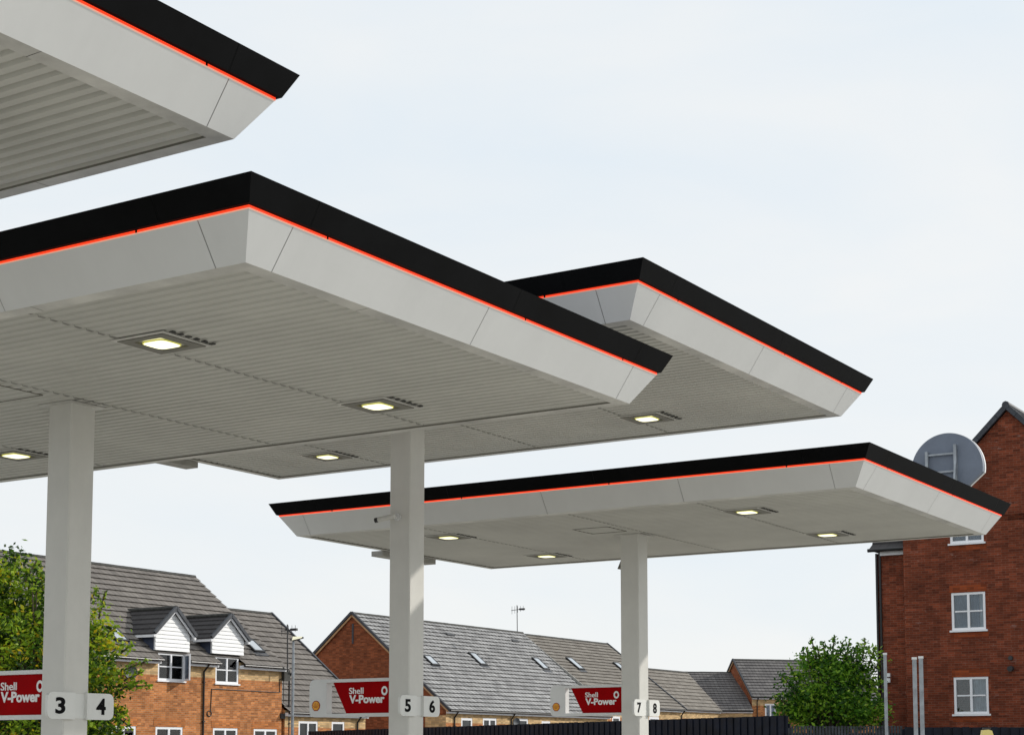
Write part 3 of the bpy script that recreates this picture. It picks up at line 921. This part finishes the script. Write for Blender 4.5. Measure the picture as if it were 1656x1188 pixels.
def skylight(H, x0, y0, x1, y1, wd=.62, ln=1.0):
    """roof window with its head near (x0,y0) and foot near (x1,y1)"""
    a, u1 = H.roofpx(x0, y0); b, u0 = H.roofpx(x1, y1)
    yc = (a + b) / 2; uc = (u0 + u1) / 2; ln = max(.75, abs(u1 - u0))
    c = H.slope_pt(yc, uc, .06); up = (H.slope_pt(0, 1) - H.slope_pt(0, 0)); nn = Vector((0, 1, 0)).cross(up) * -1
    f = MB(); Y = Vector((0, 1, 0))
    if nn.x < 0: nn = -nn
    for s_ in (-1, 1):
        f.obox(c + Y * s_ * (wd / 2), Y * .045, up * (ln / 2 + .045), nn * .07)
        f.obox(c + up * s_ * (ln / 2), Y * (wd / 2 - .046), up * .045, nn * .07)
    fo = f.build('skylight', M['gutter'], H.root)
    MB().obox(c + nn * .045, Y * (wd / 2 - .04), up * (ln / 2 - .04), nn * .012).build('pane', M['skyglass'], fo)
    MB().obox(c - up * (ln / 2 + .16) - nn * .02, Y * (wd / 2 + .12), up * .11, nn * .02).build('flashing', M['verge'], fo)
    return fo

HH = R(31.6)
# --- orange brick block with dormers (left)
b, ze, w, zr = solve_gable(465, 1079, 72.8, 315, 932, HH)
H1_ = House('brick_house', 'orange brick house block with two white clad dormers and brown tiled roof', b, HH, -25, 0, w, ze, zr, M['orange'], M['tile_a'], verges=(1, 0))
H1_.gap = .30
def dormer(H, apex, lb, rb, le, re, win, open_sash):
    ya, za = H.wallpx(*apex)
    y0, z0 = H.wallpx(*lb); y1, _ = H.wallpx(*rb)
    _, zl_ = H.wallpx(*le)
    z1 = zl_
    hw = (y1 - y0) / 2; yc = (y0 + y1) / 2
    xf = -H.gap + .03
    slope = (H.zr - H.ze) / H.w
    def xroof(z): return -(z - H.ze) / slope
    d = MB()
    d.prism([(y0, z0), (y1, z0), (y1, z1), (yc, za), (y0, z1)], (xf, 0, 0), (0, 1, 0), (0, 0, 1), (-.06, 0, 0))
    n = int((za - z0) / .16)
    for k in range(n):                                     # shiplap boards
        zz = z0 + k * .16
        half = hw if zz + .16 < z1 else hw * max(0.0, (za - zz - .16) / (za - z1))
        half0 = hw if zz < z1 else hw * max(0.0, (za - zz) / (za - z1))
        if half < .05: continue
        d.quad((xf + .032, yc - half0, zz), (xf + .032, yc + half0, zz), (xf + .006, yc + half, zz + .155), (xf + .006, yc - half, zz + .155))
        d.quad((xf, yc - half0, zz), (xf, yc + half0, zz), (xf + .032, yc + half0, zz), (xf + .032, yc - half0, zz))
    do = d.build('dormer', M['clad'], H.root)
    c = MB()
    for y in (y0 + .02, y1 - .02):                          # cheeks
        c.quad((xf - .06, y, z0), (xf - .06, y, z1), (xroof(z1), y, z1), (xroof(z0) - .02, y, z0))
    c.build('cheek', M['lead'], do)
    oh = .18; ov = .22
    rs = MB(); rise = (za - z1) / hw
    nC = 5
    for sg in (-1, 1):
        for k in range(nC):
            f0 = 1 + ov / hw - (1 + ov / hw) * k / nC; f1 = 1 + ov / hw - (1 + ov / hw) * (k + 1) / nC
            def Q(f, lift, front):
                y = yc + sg * hw * f; z = za + .10 - rise * hw * f + lift
                return (xf + oh, y, z) if front else (xroof(z) - .15, y, z)
            q = [Q(f0, .05, 1), Q(f0, .05, 0), Q(f1, 0, 0), Q(f1, 0, 1)]
            r = [Q(f0, -.01, 1), Q(f0, -.01, 0), Q(f0, .05, 0), Q(f0, .05, 1)]
            if sg > 0: q.reverse(); r.reverse()
            rs.quad(*q); rs.quad(*r)
    rs.build('dormer_roof', M['tile_d'], do)
    v = MB(); wv = MB()
    for sg in (-1, 1):
        a = Vector((xf + oh, yc, za + .14)); f = 1 + ov / hw
        e = Vector((xf + oh, yc + sg * hw * f, za + .14 - rise * hw * f))
        v.bar(a, e, .10, .14)
        dn = Vector((0, 0, -.13)); wv.bar(a + dn + Vector((-.05, 0, 0)), e + dn + Vector((-.05, 0, 0)), .05, .10)
    v.build('dormer_verge', M['verge'], do); wv.build('dormer_barge', M['upvc'], do)
    rg = MB().tube((xf + oh + .02, yc, za + .14), (xroof(za + .14) - .1, yc, za + .14), .085, n=8)
    rg.build('dormer_ridge', M['ridge'], do)
    for sg in (-1, 1):
        f = 1 + ov / hw * .8; z = za + .04 - rise * hw * f
        ev = MB().box(xroof(z) - .1, xf + oh - .03, yc + sg * hw * f - .03, yc + sg * hw * f + .03, z - .10, z + .03)
        ev.build('dormer_eaves', M['upvc'], do)
    wa, wb = H.wallpx(win[0], win[1])[0], H.wallpx(win[2], win[1])[0]
    H.gaps.append((wa - .06, wb + .06))
    fo = house_window(H, *win, lintel=False, cols=2, rows=2, frame=.08, open_sash=open_sash, glass='clear', curtains=((.0, .16, 'curtain'),) if open_sash else ((0, .12, 'curtain'), (.62, 1, 'curtain')))
    return do
dormer(H1_, (279, 988), (249.6, 1050), (305, 1054), (250.6, 1021), None, (256, 1054, 298, 1101), True)
dormer(H1_, (369.6, 999.5), (341.5, 1055.5), (392.6, 1060), (343, 1029), None, (349, 1060, 385.5, 1105.5), False)
for (x0, yt, x1) in ((180, 1172.5, 220), (251.7, 1174, 295.5), (344.6, 1176, 384.3), (410.4, 1177.5, 448)):
    house_window(H1_, x0, yt, x1, yt, zlow=1.3, cols=2, rows=1, frame=.10, glass='clear', curtains=((0, .2, 'curtain'), (.6 + .004 * (x0 % 50), 1, 'curtain')))
for x0 in (95, 20):
    house_window(H1_, x0, 1169, x0 + 38, 1169, zlow=1.3, cols=2, rows=1, frame=.10)
H1_.finish(course=.40)
H1_.downpipe(329, 1070); H1_.downpipe(466.5, 1085)
skylight(H1_, 176, 1018, 198, 1038); skylight(H1_, 399, 1037, 419, 1055)
# cable along the wall with a coil
cb_ = MB(); xw = -H1_.gap + .02
def wp(x, y): q = H1_.wallpx(x, y); return (xw, q[0], q[1])
for p, q in (((342, 1113), (452, 1119)), ((342, 1113), (340, 1150)), ((452, 1119), (452, 1098)), ((452, 1098), (462, 1092)), ((458, 1092), (458, 1135))):
    cb_.tube(wp(*p), wp(*q), .016, n=6)
n = 14; c = wp(338, 1153)
for k in range(n):
    a0_, a1_ = 2 * math.pi * k / n, 2 * math.pi * (k + 1) / n
    cb_.tube((xw, c[1] + .13 * math.cos(a0_), c[2] + .11 * math.sin(a0_)), (xw, c[1] + .13 * math.cos(a1_), c[2] + .11 * math.sin(a1_)), .022, n=5)
cb_.build('cable', M['iron'], H1_.root)
vb = MB(); q = wp(456, 1157); vb.box(xw - .02, xw + .05, q[1] - .14, q[1] + .14, q[2] - .11, q[2] + .11); vb.build('wall_vent', M['iron'], H1_.root)
vb = MB(); q = wp(460, 1093); vb.box(xw - .02, xw + .14, q[1] - .2, q[1] + .2, q[2] - .2, q[2] + .28); vb.build('meter_box', M['ridge'], H1_.root)

# --- lower house stepping down beyond it
b, ze, w, zr = solve_gable(598, 1155, 77.9, 436, 992, HH)
H1c = House('brick_house', 'lower brick house with brown tiled roof behind the street lamp, beyond the dormer block', b, HH, -5.85, 0, w, ze, zr, M['orange'], M['tile_a'], verges=(0, 1))
H1c.gap = .25
house_window(H1c, 483, 1165, 514, 1165, zlow=1.2, lintel=False, cols=2, frame=.10)
house_window(H1c, 536.5, 1166, 557, 1166, zlow=1.1, lintel=False, cols=1, frame=.10)
H1c.finish(course=.42); H1c.downpipe(577, 1166)
# --- gabled terrace in the middle
b, ze, w, zr = solve_gable(728, 1147, 84, 571, 991, HH)
H2_ = House('terraced_house', 'red brick gabled house with pale grey tiled roof behind the middle column', b, HH, 0, 10, w, ze, zr, M['orange'], M['tile_b'], verges=(1, 0))
H2_.gable_m = M['redbrick']
yr = H2_.ridge_y(845, 1021)
H2_.y1 = yr; H2_.gap = .25
for (x0, y0, x1) in ((746, 1160, 764), (781, 1160, 803), (839, 1161, 854), (876, 1165, 890)):
    house_window(H2_, x0, y0, x1, y0, zlow=1.15, lintel=False, cols=2 if x1 - x0 > 20 else 1, frame=.12)
H2_.finish(lip=.078); H2_.downpipe(734, 1152); H2_.downpipe(826, 1158)
for q in ((690, 1062, 702, 1076), (758, 1057, 785, 1076), (860, 1065, 886, 1083)): skylight(H2_, *q)
for x, y in ((727, 1027), (832, 1037)):
    a, u = H2_.roofpx(x, y); c = H2_.slope_pt(a, u, .05)
    MB().obox(c, (0, .35, 0), (H2_.slope_pt(0, 1) - H2_.slope_pt(0, 0)) * .10, (.03, 0, .04)).build('roof_vent', M['gutter'], H2_.root)
sx, sz = H2_.gablepx(571, 1008); sx2, sz2 = H2_.gablepx(571, 1040)
MB().box(sx - .05, sx + .05, -.03, .02, sz2, sz).build('gable_slot', M['verge'], H2_.root)
qx, qz = H2_.gablepx(712, 1150)
MB().box(qx - .9, -.26, -.02, .004, 2.9, ze - .25).build('cream_quoin', M['cream'], H2_.root)

yb = H2_.ridge_y(980, 1038)
R3 = b + H2_.A * yb - H2_.n * w                            # far end of the shared ridge line
r_ = ray(1108, 1147); k = r_.x / r_.y
w2 = (k * R3.y - R3.x) / (H2_.n.x - k * H2_.n.y)
q = R3 + H2_.n * w2
ze2 = CAMZ + r_.z / r_.y * q.y
b2 = b + H2_.A * yr - H2_.n * (w - w2)
H2b = House('terraced_house', 'brown roofed terraced house joined to the pale grey roof, behind column 7 8', b2, HH, .02, yb - yr, w2, ze2, zr - .08, M['orange'], M['tile_c'], verges=(0, 1))
H2b.gap = .25
sl_ = math.hypot(H2b.w, H2b.zr - H2b.ze)
MB().bar(H2b.slope_pt(-.01, -.02, -.035), H2b.slope_pt(-.01, sl_ - .1, -.035), .05, .20).build('party_wall_mortar', M['fix2'], H2b.root)
for (x0, y0, x1) in ((990, 1157, 1003), (1050, 1158, 1066), (925, 1160, 938)):
    house_window(H2b, x0, y0, x1, y0, zlow=1.15, lintel=False, cols=1, frame=.14)
H2b.finish(); H2b.downpipe(1101, 1152)
for q in ((917, 1065, 941, 1083), (995, 1073, 1010, 1086)): skylight(H2b, *q)

# --- small roofs further along the bend
b, ze3, w3, zr3 = solve_gable(1167, 1149, 124, 1111, 1087, HH)
H3 = House('terraced_house', 'small far house with plain brown grey roof just right of the plates 7 and 8', b, HH, -12, 0, w3, ze3, zr3, M['orange'], M['tile_c'], verges=(0, 0))
H3.y0 = H3.ridge_y(1030, 1079)
H3.gap = .2
H3.finish(course=.36)
b, ze4, w4, zr4 = solve_gable(1218, 1148.5, 124.5, 1189, 1087, R(82))
H3b = House('terraced_house', 'small far house with dark roof, left of the grey gabled house by the tree', b, R(82), -5.6, 0, w4, ze4, zr4, M['orange'], M['tile_e'], verges=(0, 0))
H3b.gap = .2
H3b.finish(course=.36)
b, ze5, w5, zr5 = solve_gable(1218, 1126, 125, 1187.5, 1066, R(75))
H4 = House('brick_house', 'far house with grey tiled roof partly behind the round green tree', b, R(75), 0, 10.4, w5, ze5, zr5, M['orange'], M['tile_e'])
H4.gap = .25
H4.gable_m = M['redbrick']
house_window(H4, 1237, 1137, 1255, 1137, zlow=1.2, lintel=False, cols=2, frame=.12, glass='glassblue')
house_window(H4, 1345, 1138, 1362, 1138, zlow=1.2, lintel=False, cols=2, frame=.12, glass='glassblue')
H4.finish(course=.36); H4.downpipe(1224, 1130)

# --- tall dark red brick building on the right
HB = HEAD
Ab, Nb = axes(HB)
P0 = at_depth(1565, 1000, 53); P0.z = 0
def bw(x, y, off=0):
    """picture point on the gable wall plane -> (across, up) from P0"""
    q = on_plane(x, y, P0 + Ab * off, Ab); d = q - P0
    return d.dot(Nb), q.z
xl, _ = bw(1463, 1000); xa, za = bw(1628.5, 664); xL, zL = bw(1421, 890, .6)
hw = xa - xl; xr = xa + hw
BR_ = empty('brick_building', (P0.x, P0.y, 0), -HB, 'tall dark red brick building with white windows at the right edge', 'building')
pitch = 1.0
zE = za - hw * pitch
wins = []
def bwin(x0, y0, x1, y1, rows=2, **kw):
    a, t1 = bw(x0, y0); b_, _ = bw(x1, y0); _, b1 = bw(x0, y1)
    wins.append((a, b_, b1, t1))
    fo = window(BR_, (a, 0, b1), (1, 0, 0), (0, 0, 1), (0, -1, 0), b_ - a, t1 - b1, cols=2, rows=rows, frame=.075, glass='clear', **kw)
    MB().box(a - .05, b_ + .05, -.010, .02, t1 + .004, t1 + .24).build('lintel', M['redlintel'], BR_)
    MB().box(a - .05, b_ + .08, -.008, .02, b1 - .24, b1 - .066).build('sill_course', M['redlintel'], BR_)
bwin(1535.5, 838, 1590, 879, curtains=((0, 1, 'sky_tint'),))
bwin(1538, 958.5, 1593, 1019, curtains=((0, .78, 'sky_tint'), (.79, 1, 'curtain')))
bwin(1542, 1094.5, 1598, 1154, curtains=((.46, 1, 'curtain'),))
wl = MB()
xs = sorted({xl, xr, *[v for q in wins for v in q[:2]]}); zs_ = sorted({0, zE, *[v for q in wins for v in q[2:4]]})
for a, b_ in zip(xs, xs[1:]):
    for c, d in zip(zs_, zs_[1:]):
        if any(q[0] < (a + b_) / 2 < q[1] and q[2] < (c + d) / 2 < q[3] for q in wins): continue
        wl.quad((a, 0, c), (a, 0, d), (b_, 0, d), (b_, 0, c))
for a, b_, c, d in wins:
    wl.quad((a, 0, c), (a, .1, c), (a, .1, d), (a, 0, d)); wl.quad((b_, 0, c), (b_, 0, d), (b_, .1, d), (b_, .1, c))
    wl.quad((a, 0, d), (a, .1, d), (b_, .1, d), (b_, 0, d)); wl.quad((a, 0, c), (b_, 0, c), (b_, .1, c), (a, .1, c))
wl.quad((xl, 0, zE), (xa, 0, za), (xr, 0, zE), *[(v, 0, zE) for v in reversed(xs[1:-1])])
wl.quad((xl, 0, 0), (xl, 9, 0), (xl, 9, zE), (xl, 0, zE))
wl.quad((xr, 0, 0), (xr, 0, zE), (xr, 9, zE), (xr, 9, 0))
wl.quad((xl, 9, 0), (xr, 9, 0), (xr, 9, zE), (xa, 9, za), (xl, 9, zE))
wl.build('gable_wall', M['darkbrick'], BR_)
# set-back wing at the left corner with its own eaves
sw = MB()
sw.box(xL, xl + .02, .45, 9, 0, zL - .12); sw.build('side_wing', M['darkbrick'], BR_)
rw = MB()
for k in range(7):
    y0 = .20 + k * .3; z0 = zL - .02 + k * .22
    rw.quad((xL - .18, y0, z0 + .05), (xl + .15, y0, z0 + .05), (xl + .15, y0 + .3, z0 + .22), (xL - .18, y0 + .3, z0 + .22))
    rw.quad((xL - .18, y0, z0 - .01), (xl + .15, y0, z0 - .01), (xl + .15, y0, z0 + .05), (xL - .18, y0, z0 + .05))
rw.quad((xL - .18, .2, zL - .03), (xL - .18, 2.3, zL + 1.5), (xL - .18, 4.6, zL - .03))
rw.quad((xL - .18, 2.3, zL + 1.5), (xl + .15, 2.3, zL + 1.5), (xl + .15, 9, zL - .1), (xL - .18, 9, zL - .1))
rw.build('wing_roof', M['tile_d'], BR_)
MB().box(xL + .12, xl - .005, .36, .445, zL - .20, zL - .05).build('eaves_board', M['upvc'], BR_)
g_ = MB().tube((xL - .22, .17, zL - .03), (xl - .01, .17, zL - .03), .06); g_.build('gutter', M['gutter'], BR_)
dp = MB().tube((xL + .10, .40, zL - .05), (xL + .10, .40, 0), .045)
dp.box(xL - .04, xL + .02, .36, .44, 0, zL - .12); dp.build('downpipe', M['gutter'], BR_)
# main roof
rf = MB(); sl = math.hypot(hw, hw); nC = 15
for sg in (-1, 1):
    for k in range(nC):
        f0 = 1.05 - 1.05 * k / nC; f1 = 1.05 - 1.05 * (k + 1) / nC
        def Q(f, off, y): return (xa + sg * (hw * f + off * .7), y, za - hw * f + .10 + off * .7)
        q = [Q(f0, .05, -.12), Q(f0, .05, 9.1), Q(f1, 0, 9.1), Q(f1, 0, -.12)]; r = [Q(f0, -.03, -.12), Q(f0, -.03, 9.1), Q(f0, .05, 9.1), Q(f0, .05, -.12)]
        if sg > 0: q.reverse(); r.reverse()
        rf.quad(*q[::-1]); rf.quad(*r[::-1])
ro = rf.build('roof', M['tile_e'], BR_)
vg = MB()
for sg in (-1, 1):
    for k in range(12):
        f0 = 1.06 * k / 12; f1 = 1.06 * (k + 1) / 12
        vg.bar((xa + sg * hw * f0, -.10, za - hw * f0 + .14), (xa + sg * hw * (f1 + .004), -.10, za - hw * f1 + .125), .10, .16)
vg.build('verge', M['verge'], ro)
rt = MB().tube((xa, -.16, za + .17), (xa, 9.1, za + .17), .12, n=8); rt.build('ridge_tiles', M['verge'], ro)
vent = MB(); vx, vz = bw(1636, 1080); vent.tube((vx, .0, vz), (vx, -.22, vz - .02), .085, n=12); vent.tube((vx, -.02, vz + .32), (vx, -.13, vz + .32), .07, n=12)
vent.build('flue_vent', M['iron'], BR_)
al = MB(); ax_, az_ = bw(1437, 1095, .45); al.box(ax_ - .07, ax_ + .07, .36, .45, az_ - .16, az_ - .02); al.box(ax_ - .06, ax_ + .08, .34, .45, az_ + .02, az_ + .14)
al.build('wall_lamp', M['upvc'], BR_)

# ------------------------------------------------------------------ fences
def fence(name, p, q, ztop, pitch, bw_, m, label, gapless=True, rails=True, group=None):
    p = Vector((p[0], p[1], 0)); q = Vector((q[0], q[1], 0)); d = q - p; L = d.length; d.normalize()
    t = empty(name, p, math.atan2(d.y, d.x), label, 'fence', group)
    pn = MB(); n = int(L / pitch); zj = ztop
    if gapless:                                            # boards and cover strips locked into one face
        for k in range(n):
            x = k * pitch; zj = ztop - .012 * random.random()
            pn.box(x, x + bw_, -.014, .014, .05, zj)
            pn.box(x + bw_ - .02, x + pitch + .02, .015, .034, .05, ztop - .012)
    else:
        for k in range(n):
            x = k * pitch; pn.box(x + .004, x + bw_, -.012, .012, .05, ztop - .02 * random.random())
    pn.build('boards', m, t)
    ps = MB()
    k = 0
    while k * 2.4 < L:
        MB().box(k * 2.4 - .05, k * 2.4 + .05, .06, .16, 0, ztop - .06).build('post', m, t); k += 1
    rl = MB()
    for z in (.4, ztop * .55, ztop - .25): rl.box(0, L, .042, .06, z - .05, z + .05)
    rl.build('rail', m, t)
    return t
fl = at_depth(499, 1181.5, 68); fr_ = at_depth(1275, 1155, 39)
fence('board_fence', fl, fr_, (fl.z + fr_.z) / 2, .30, .215, M['fencem'], 'dark navy vertical board fence below the tiled roofs')
f2 = at_depth(1279, 1172.5, 46); f3 = at_depth(1462, 1173, 46)
fence('pale_fence', f2, f3, f2.z, .085, .062, M['fenceg'], 'grey weathered fence of narrow pales in front of the round tree', gapless=False)
f4 = at_depth(1463, 1174.5, 45.6); f5 = at_depth(1720, 1175, 45.6)
fence('board_fence', f4, f5, f4.z, .26, .18, M['fencem'], 'dark navy board fence in front of the tall dark red building')

# ------------------------------------------------------------------ poles and lamps
def pole(x, ytop, d, w, lab, cap):
    p = at_depth(x, ytop, d)
    t = empty('steel_post', (p.x, p.y, 0), -.25, lab, 'post', 'slim grey posts before the brick building')
    MB().box(-w / 2, w / 2, -w / 2, w / 2, 0, p.z - .05).build('shaft', M['steel'], t)
    MB().box(-w / 2 - .01, w / 2 + .01, -w / 2 - .01, w / 2 + .01, p.z - .049, p.z).build('cap', M['signwhite'], t)
pole(1431, 1055, 40, .075, 'slim grey post beside the corner downpipe of the red building', 1)
pole(1478.5, 1062, 35, .085, 'left of two close grey posts in front of the red brick wall', 1)
pole(1489, 1060.5, 36, .088, 'right of two close grey posts in front of the red brick wall', 1)
p = at_depth(1595, 1179, 34)
t = empty('beacon_lamp', (p.x, p.y, 0), 0, 'pale yellow lamp head poking up at the bottom edge below the brick building', 'lamp')
MB().tube((0, 0, 0), (0, 0, p.z - .13), .04).build('pole', M['iron'], t)
MB().prism([(-.11, 0), (.13, 0), (.10, .10), (.03, .12), (-.09, .11)], (0, -.06, p.z - .12), (1, 0, 0), (0, 0, 1), (0, .12, 0)).build('lamp_head', M['amber'], t)
MB().box(-.07, .08, -.05, .05, p.z + .001, p.z + .04).build('cap', M['iron'], t)

p = at_depth(474.5, 1033, 60)
t = empty('street_lamp', (p.x, p.y, 0), 0, 'slim grey street lamp with flat head at the corner of the orange brick block', 'street lamp')
MB().tube((0, 0, 0), (0, 0, p.z - .6), .062, .05).tube((0, 0, p.z - .6), (0, 0, p.z), .045, .04).build('pole', M['steel'], t)
hd = MB().prism([(-.12, -.02), (-.08, .03), (.20, .10), (.36, .10), (.36, .06), (.05, -.03)], (0, -.10, p.z - .02), (1, 0, 0), (0, 0, 1), (0, .20, 0)).build('lamp_head', M['iron'], t)
MB().prism([(-.04, -.032), (.30, .045), (.34, .10), (.0, .10)], (0, -.13, p.z - .01), (1, 0, 0), (0, 0, 1), (0, .028, 0)).build('lens', mat('street_lens', (.85, .85, .7), .4, emit=(1, .95, .62), es=.5), hd)

def aerial(x, ytop, ybot, d, label, elems=5, mast_r=.022, z0=None):
    p = at_depth(x, ytop, d); q = at_depth(x + .6, ybot, d)
    t = empty('tv_aerial', (q.x, q.y, q.z), -.5, label, 'aerial', 'television aerials on the roofs')
    hgt = p.z - q.z
    MB().tube((0, 0, 0), (p.x - q.x, 0, hgt), mast_r, n=6).build('mast', M['iron'], t)
    a = MB(); a.tube((-.38, 0, hgt - .28), (.40, .1, hgt - .20), .018, n=6)
    for k in range(elems):
        u = -.34 + .72 * k / (elems - 1); l = .22 - .02 * k
        a.tube((u, 0, hgt - .27 + .1 * k / elems - l), (u, 0, hgt - .27 + .1 * k / elems + l), .010, n=5)
    a.box(.12, .44, -.03, .1, hgt - .28, hgt - .18)
    a.build('antenna', M['iron'], t)
aerial(836, 978, 1021, 93.5, 'thin television aerial standing on the ridge of the pale grey roof')
aerial(464.5, 1009, 1086, 72.5, 'thin television aerial on the end of the dormer block, by the street lamp', mast_r=.03)

def dish(x, y, d, r, ang, label):
    p = at_depth(x, y, d)
    t = empty('satellite_dish', p, ang, label, 'satellite dish', 'satellite dishes on the house walls')
    m = MB(); n = 18; rings = 4
    for j in range(rings):
        for k in range(n):
            a0_, a1_ = 2 * math.pi * k / n, 2 * math.pi * (k + 1) / n
            def P(rr, a): return (rr * r * math.cos(a), -.06 + .30 * r * rr * rr * -1 + .10, rr * r * .9 * math.sin(a))
            m.quad(P(j / rings, a0_), P((j + 1) / rings, a0_), P((j + 1) / rings, a1_), P(j / rings, a1_))
    m.build('reflector', M['dishm'], t, smooth=True)
    MB().tube((0, .04, -.05), (0, .30, -.12), .025).tube((0, 0, -r * .8), (0, -r * 1.0, -.05), .016).box(-.04, .04, -r * 1.1, -r * .95, -.08, -.0).build('arm', M['iron'], t)
q = H1_.wallpx(211, 1086)
pw = H1_.base + H1_.A * q[0] + H1_.n * (-H1_.gap + .25)
dish(211, 1086, pw.y, .30, R(50), 'grey satellite dish under the eaves of the orange block, by the left tree')
q = H2_.wallpx(835, 1167); pw = H2_.base + H2_.A * q[0] + H2_.n * (-H2_.gap + .25)
dish(835, 1167, pw.y, .26, R(45), 'grey satellite dish low on the terraced house above the navy fence')

# ------------------------------------------------------------------ trees
def tree(label, d, cx, trunk_top, blobs, leaf, lm, nclump, per, sprigs, seed, gold=0, tr=.16, lsize=.11):
    rnd = random.Random(seed)
    c0_ = at_depth(cx, 1000, d)
    root = empty('broadleaf_tree', (c0_.x, c0_.y, 0), 0, label, 'tree')
    wood = MB(); leaves = MB()
    tt = Vector((0, 0, trunk_top))
    wood.tube((0, 0, 0), tt, tr, tr * .6, n=9)
    clumps = []
    tot = sum(b[3] ** 2 * b[4] for b in blobs)
    for (bx, by, bz, br, bh) in blobs:
        for _ in range(max(2, int(nclump * br * br * bh / tot))):
            while True:
                v = Vector((rnd.uniform(-1, 1), rnd.uniform(-1, 1), rnd.uniform(-1, 1)))
                if .25 < v.length < 1: break
            v = v * (v.length ** -.35)
            clumps.append(Vector((bx + v.x * br, by + v.y * br, bz + v.z * bh)))
    for i, c in enumerate(clumps):
        if i % 3 == 0:
            mid = Vector((c.x * .45, c.y * .45, trunk_top * .75 + (c.z - trunk_top * .75) * .5))
            wood.tube(Vector((0, 0, trunk_top * (.55 + .4 * rnd.random()))), mid, tr * .28, tr * .16, n=5)
            wood.tube(mid, c, tr * .16, .012, n=5)
    def leafat(p, shade, ls):
        a = Vector((rnd.gauss(0, 1), rnd.gauss(0, 1), rnd.gauss(0, .7) )).normalized()
        b_ = a.cross(Vector((rnd.gauss(0, 1), rnd.gauss(0, 1), rnd.gauss(0, 1)))).normalized()
        l = ls * rnd.uniform(.6, 1.25); wd = l * rnd.uniform(.42, .62)
        u = min(1, max(0, rnd.gauss(shade, .16)))
        leaves.quad(p - a * l * .5, p + b_ * wd * .5 - a * l * .05, p + a * l * .5, p - b_ * wd * .5 + a * l * .05, uv=(u, .5))
    for c in clumps:
        shade = rnd.choice((.08, .22, .4, .6, .75, .85))
        if gold and rnd.random() < gold: shade = .93
        sg = rnd.uniform(.16, .34)
        ax = Vector((rnd.gauss(0, 1), rnd.gauss(0, 1), rnd.gauss(.3, .8))).normalized()
        for _ in range(per):
            p = c + Vector((rnd.gauss(0, sg), rnd.gauss(0, sg), rnd.gauss(0, sg * .6))) + ax * rnd.gauss(0, sg * .8)
            if (p - c).length < .62: leafat(p, shade, lsize)
    for (p0, p1) in sprigs:
        p0 = Vector(p0); p1 = Vector(p1)
        wood.tube(p0, p1, .03, .018, n=4)
        L = (p1 - p0).length; n = int(L / .013)
        for k in range(n):
            f = (k + rnd.random()) / n; r = .13 * (1.05 - .75 * f)
            leafat(p0.lerp(p1, f) + Vector((rnd.gauss(0, r), rnd.gauss(0, r), rnd.gauss(0, r))), rnd.choice((.4, .6, .8)), lsize * .95)
    wood.build('trunk', M['bark'], root)
    cr = leaves.build('crown', lm, root)
    return root
D_ = 44.0
k_ = D_ / F
def tp(x, y, cx, d):                     # picture point to tree space
    p = at_depth(x, y, d); q = at_depth(cx, 1000, d); return (p.x - q.x, 0, p.z)
def tb(x, y, rx, ry, cx, d, dy=0):
    p = tp(x, y, cx, d); return (p[0], dy, p[2], rx * d / F, ry * d / F)
cx = 62
blobs = [tb(30, 1000, 78, 80, cx, D_), tb(60, 1070, 120, 80, cx, D_), tb(130, 1085, 70, 85, cx, D_, -.3), tb(-70, 1010, 110, 110, cx, D_, .3), tb(20, 940, 45, 45, cx, D_),
         tb(120, 1010, 42, 50, cx, D_), tb(70, 1160, 120, 50, cx, D_), tb(170, 1140, 38, 55, cx, D_, -.2), tb(172, 1040, 28, 40, cx, D_), tb(-120, 1100, 120, 120, cx, D_)]
spr = [(tp(a, b_, cx, D_), tp(c, d_, cx, D_)) for a, b_, c, d_ in
       ((20, 930, 26, 896), (40, 940, 60, 905), (0, 930, -6, 895), (90, 960, 118, 905), (140, 980, 158, 950), (160, 1000, 170, 955),
        (180, 1090, 238, 1068), (170, 1110, 244, 1108), (185, 1120, 225, 1100), (180, 1150, 212, 1176), (190, 1060, 214, 1040), (165, 1030, 190, 1012), (170, 1150, 205, 1150), (150, 1175, 200, 1186), (70, 960, 66, 915), (200, 1100, 232, 1085))]
tree('yellow green leafy tree behind the nearest column at the left edge', D_, cx, 3.4, blobs, None, M['leafy'], 560, 95, spr, 3, gold=.015, lsize=.15)
D_ = 52.0; cx = 1338
blobs = [tb(1335, 1105, 56, 40, cx, D_), tb(1297, 1122, 34, 34, cx, D_, -.2), tb(1385, 1098, 30, 42, cx, D_, .2), tb(1345, 1150, 80, 28, cx, D_), tb(1352, 1068, 28, 22, cx, D_), tb(1392, 1140, 30, 36, cx, D_),
         tb(1280, 1152, 24, 24, cx, D_), tb(1316, 1074, 18, 18, cx, D_), tb(1398, 1066, 18, 22, cx, D_)]
spr = [(tp(a, b_, cx, D_), tp(c, d_, cx, D_)) for a, b_, c, d_ in
       ((1322, 1075, 1312, 1030), (1345, 1065, 1350, 1027), (1368, 1065, 1374, 1034), (1395, 1065, 1399, 1031), (1402, 1085, 1416, 1044), (1305, 1090, 1296, 1058), (1335, 1065, 1331, 1037),
        (1385, 1065, 1388, 1040), (1288, 1120, 1266, 1092), (1275, 1140, 1252, 1124), (1270, 1155, 1248, 1160), (1358, 1060, 1363, 1037), (1408, 1090, 1422, 1070), (1326, 1070, 1322, 1045), (1290, 1105, 1278, 1078), (1300, 1100, 1286, 1088),
        (1312, 1085, 1303, 1045), (1378, 1070, 1382, 1050), (1405, 1110, 1424, 1100), (1270, 1150, 1256, 1142))]
tree('round deep green tree left of the tall dark red building', D_, cx, 2.6, blobs, None, M['leafd'], 215, 74, spr, 11, lsize=.145)
